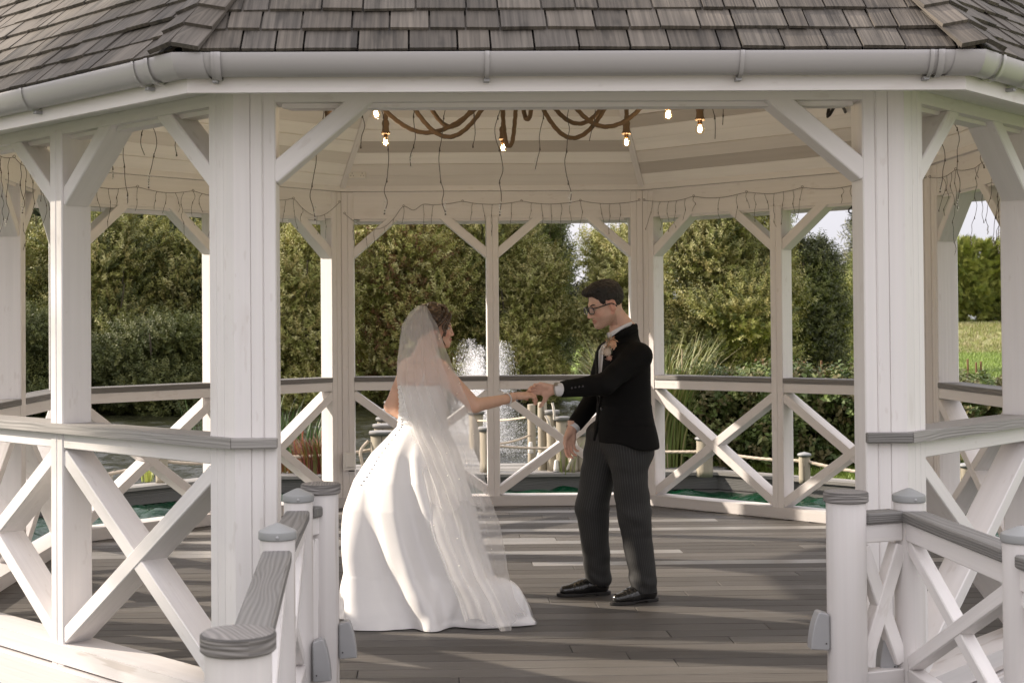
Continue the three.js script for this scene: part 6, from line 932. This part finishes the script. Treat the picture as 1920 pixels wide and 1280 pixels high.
  lock([[-0.06, 0.085, 0.055], [-0.08, 0.06, 0.075], [-0.09, 0.03, 0.06], [-0.088, 0.005, 0.045], [-0.093, -0.02, 0.055], [-0.088, -0.045, 0.05]], 0.009); lock([[-0.05, 0.095, 0.06], [-0.075, 0.075, 0.085], [-0.088, 0.05, 0.08], [-0.09, 0.02, 0.068], [-0.084, -0.01, 0.062]], 0.008);
  lock([[-0.085, 0.0, 0.04], [-0.09, -0.03, 0.05], [-0.084, -0.06, 0.04], [-0.089, -0.085, 0.052], [-0.082, -0.1, 0.06]], 0.0035); lock([[-0.09, 0.01, 0.01], [-0.098, -0.02, 0.02], [-0.094, -0.05, 0.01], [-0.1, -0.075, 0.02]], 0.0035); lock([[0.06, 0.085, 0.055], [0.08, 0.055, 0.075], [0.088, 0.02, 0.06], [0.086, -0.03, 0.055], [0.09, -0.07, 0.06]], 0.006);
  lock([[-0.02, 0.125, 0.03], [-0.06, 0.11, 0.06], [-0.085, 0.07, 0.06], [-0.095, 0.03, 0.03], [-0.09, 0.0, -0.01], [-0.07, -0.02, -0.06]], 0.011); lock([[-0.01, 0.13, 0.0], [-0.06, 0.115, 0.02], [-0.092, 0.07, 0.02], [-0.1, 0.03, -0.02], [-0.085, 0.0, -0.07]], 0.011);
  mesh('loose_curls', toLocal(xf(merge(locks), HS)), hairMat, hair); mesh('eyebrows', toLocal(xf(browGeo({ w: 0.95 }), HS)), hairMat, g);
  { const g2 = []; for (const sx of [-1, 1]) for (let i = 0; i < 4; i++) g2.push(tube([V(sx * (0.024 + i * 0.005), 0.003, 0.0835 - i * 0.002), V(sx * (0.027 + i * 0.006), 0.004, 0.092 - i * 0.002)], 0.0009, 4, 4)); mesh('eyelashes', toLocal(xf(merge(g2), HS)), blackRubber, g); const ear = []; const s = new THREE.SphereGeometry(0.005, 10, 8); s.translate(-0.078, -0.045, -0.005); ear.push(s); mesh('earring', toLocal(xf(merge(ear), HS)), pearl, g); }
  // veil: a long sheer sheet gathered at the crown
  const tulle = phys({ color: rgb(0.95, 0.93, 0.92), roughness: 0.95, transmission: 0.5, thickness: 0, transparent: true, opacity: 0.35, side: THREE.DoubleSide });
  const vr = [ // y, left x z, middle x z, right x z
    [1.652, -0.625, 1.345, -0.60, 1.372, -0.575, 1.36], [1.61, -0.675, 1.33, -0.625, 1.425, -0.555, 1.405], [1.54, -0.715, 1.31, -0.64, 1.455, -0.515, 1.43], [1.45, -0.728, 1.29, -0.645, 1.475, -0.485, 1.45], [1.35, -0.735, 1.27, -0.655, 1.51, -0.445, 1.50], [1.25, -0.735, 1.25, -0.655, 1.53, -0.40, 1.545], [1.12, -0.705, 1.30, -0.62, 1.535, -0.345, 1.56], [1.0, -0.665, 1.40, -0.58, 1.53, -0.30, 1.54], [0.85, -0.635, 1.50, -0.51, 1.585, -0.29, 1.53], [0.7, -0.61, 1.60, -0.45, 1.66, -0.265, 1.55], [0.5, -0.56, 1.69, -0.38, 1.73, -0.205, 1.58], [0.3, -0.50, 1.75, -0.31, 1.79, -0.165, 1.60], [0.15, -0.44, 1.79, -0.24, 1.83, -0.12, 1.63], [0.03, -0.40, 1.81, -0.2, 1.86, -0.04, 1.70]];
  const vrow = (y) => { let i = 0; while (i < vr.length - 2 && vr[i + 1][0] > y) i++; const a = vr[i], b = vr[i + 1], t = sstep(0, 1, clamp((a[0] - y) / (a[0] - b[0]))) * 0.3 + 0.7 * clamp((a[0] - y) / (a[0] - b[0])); return a.map((v, k) => lerp(v, b[k], t)); };
  const sheet = (y0, dz, ph, amp, yEnd, wide, nm) => {
    const nu = 120, nv = 110, P = [], I = [], U = [];
    for (let j = 0; j <= nv; j++) for (let i = 0; i <= nu; i++) {
      const u = i / nu, v = j / nv, y = lerp(y0, yEnd + 0.03 * Math.sin(u * 9 + ph), Math.pow(v, 0.95)), r = vrow(y), w = lerp(1, wide, 1), uu = clamp(0.5 + (u - 0.5) * w), k = 2 * uu * (1 - uu), k0 = (1 - uu) ** 2, k2 = uu * uu, g0 = 0.2 + 0.8 * sstep(1.65, 1.2, y);
      let x = r[1] * k0 + (2 * r[3] - 0.5 * (r[1] + r[5])) * k + r[5] * k2, z = r[2] * k0 + (2 * r[4] - 0.5 * (r[2] + r[6])) * k + r[6] * k2;
      const pl = Math.sin(u * 34 + ph + 1.4 * Math.sin(y * 4 + ph) + 0.8 * Math.sin(u * 11)) * 0.5 + Math.sin(u * 61 + 2 * ph) * 0.22; z += (amp * pl * g0) + dz; x += amp * 0.5 * Math.cos(u * 34 + ph) * g0 + 0.012 * Math.sin(y * 7 + u * 4 + ph) * sstep(1.0, 0.3, y);
      const p = [x, y, z]; const bd = y > 0.99 ? bodyF(p) : 1; if (bd < 0.012) { const n = grad(bodyF, V(x, y, z)); x += n.x * (0.012 - bd); z += n.z * (0.012 - bd); }
      { const hv = V(x, y, z).applyMatrix4(HS.clone().invert()), hd = hairF([hv.x, hv.y, hv.z]) * 0.94; if (y > 1.38 && hd < 0.01) { const c = V(x + 0.555, y - 1.54, z - 1.32).normalize(); x += c.x * (0.01 - hd); z += c.z * (0.01 - hd); } }
      P.push(x, y, z); U.push(u, y);
    }
    for (let j = 0; j < nv; j++) for (let i = 0; i < nu; i++) { const a = j * (nu + 1) + i; I.push(a, a + nu + 1, a + 1, a + 1, a + nu + 1, a + nu + 2); }
    return mesh(nm, toLocal(geoFrom(P, U, I)), tulle, veil);
  };
  const veil = part('veil', g);
  sheet(1.652, 0.0, 0.3, 0.013, 0.05, 1.0, 'veil_layer'); sheet(1.645, 0.022, 2.1, 0.014, 0.62, 0.8, 'veil_layer');
  { const rg = rng(21), k = []; for (let i = 0; i < 34; i++) { const y = lerp(1.6, 0.3, rg()), r = vrow(y), u = rg(), x = lerp(r[1], r[5], u), z = lerp(lerp(r[2], r[4], Math.min(1, u * 2)), r[6], Math.max(0, u * 2 - 1)) + 0.02, s = new THREE.SphereGeometry(0.0032, 6, 5); s.translate(x, y, z + 0.01); k.push(s); } mesh('seed_pearls', toLocal(merge(k)), pearl, veil).userData.kind = 'stuff'; }
  { const c = tube([V(-0.60, 1.648, 1.30), V(-0.575, 1.656, 1.33), V(-0.565, 1.652, 1.365)], 0.006, 12, 6); mesh('hair_comb', toLocal(c), pearl, veil); }
}
renderer.render(scene, camera);
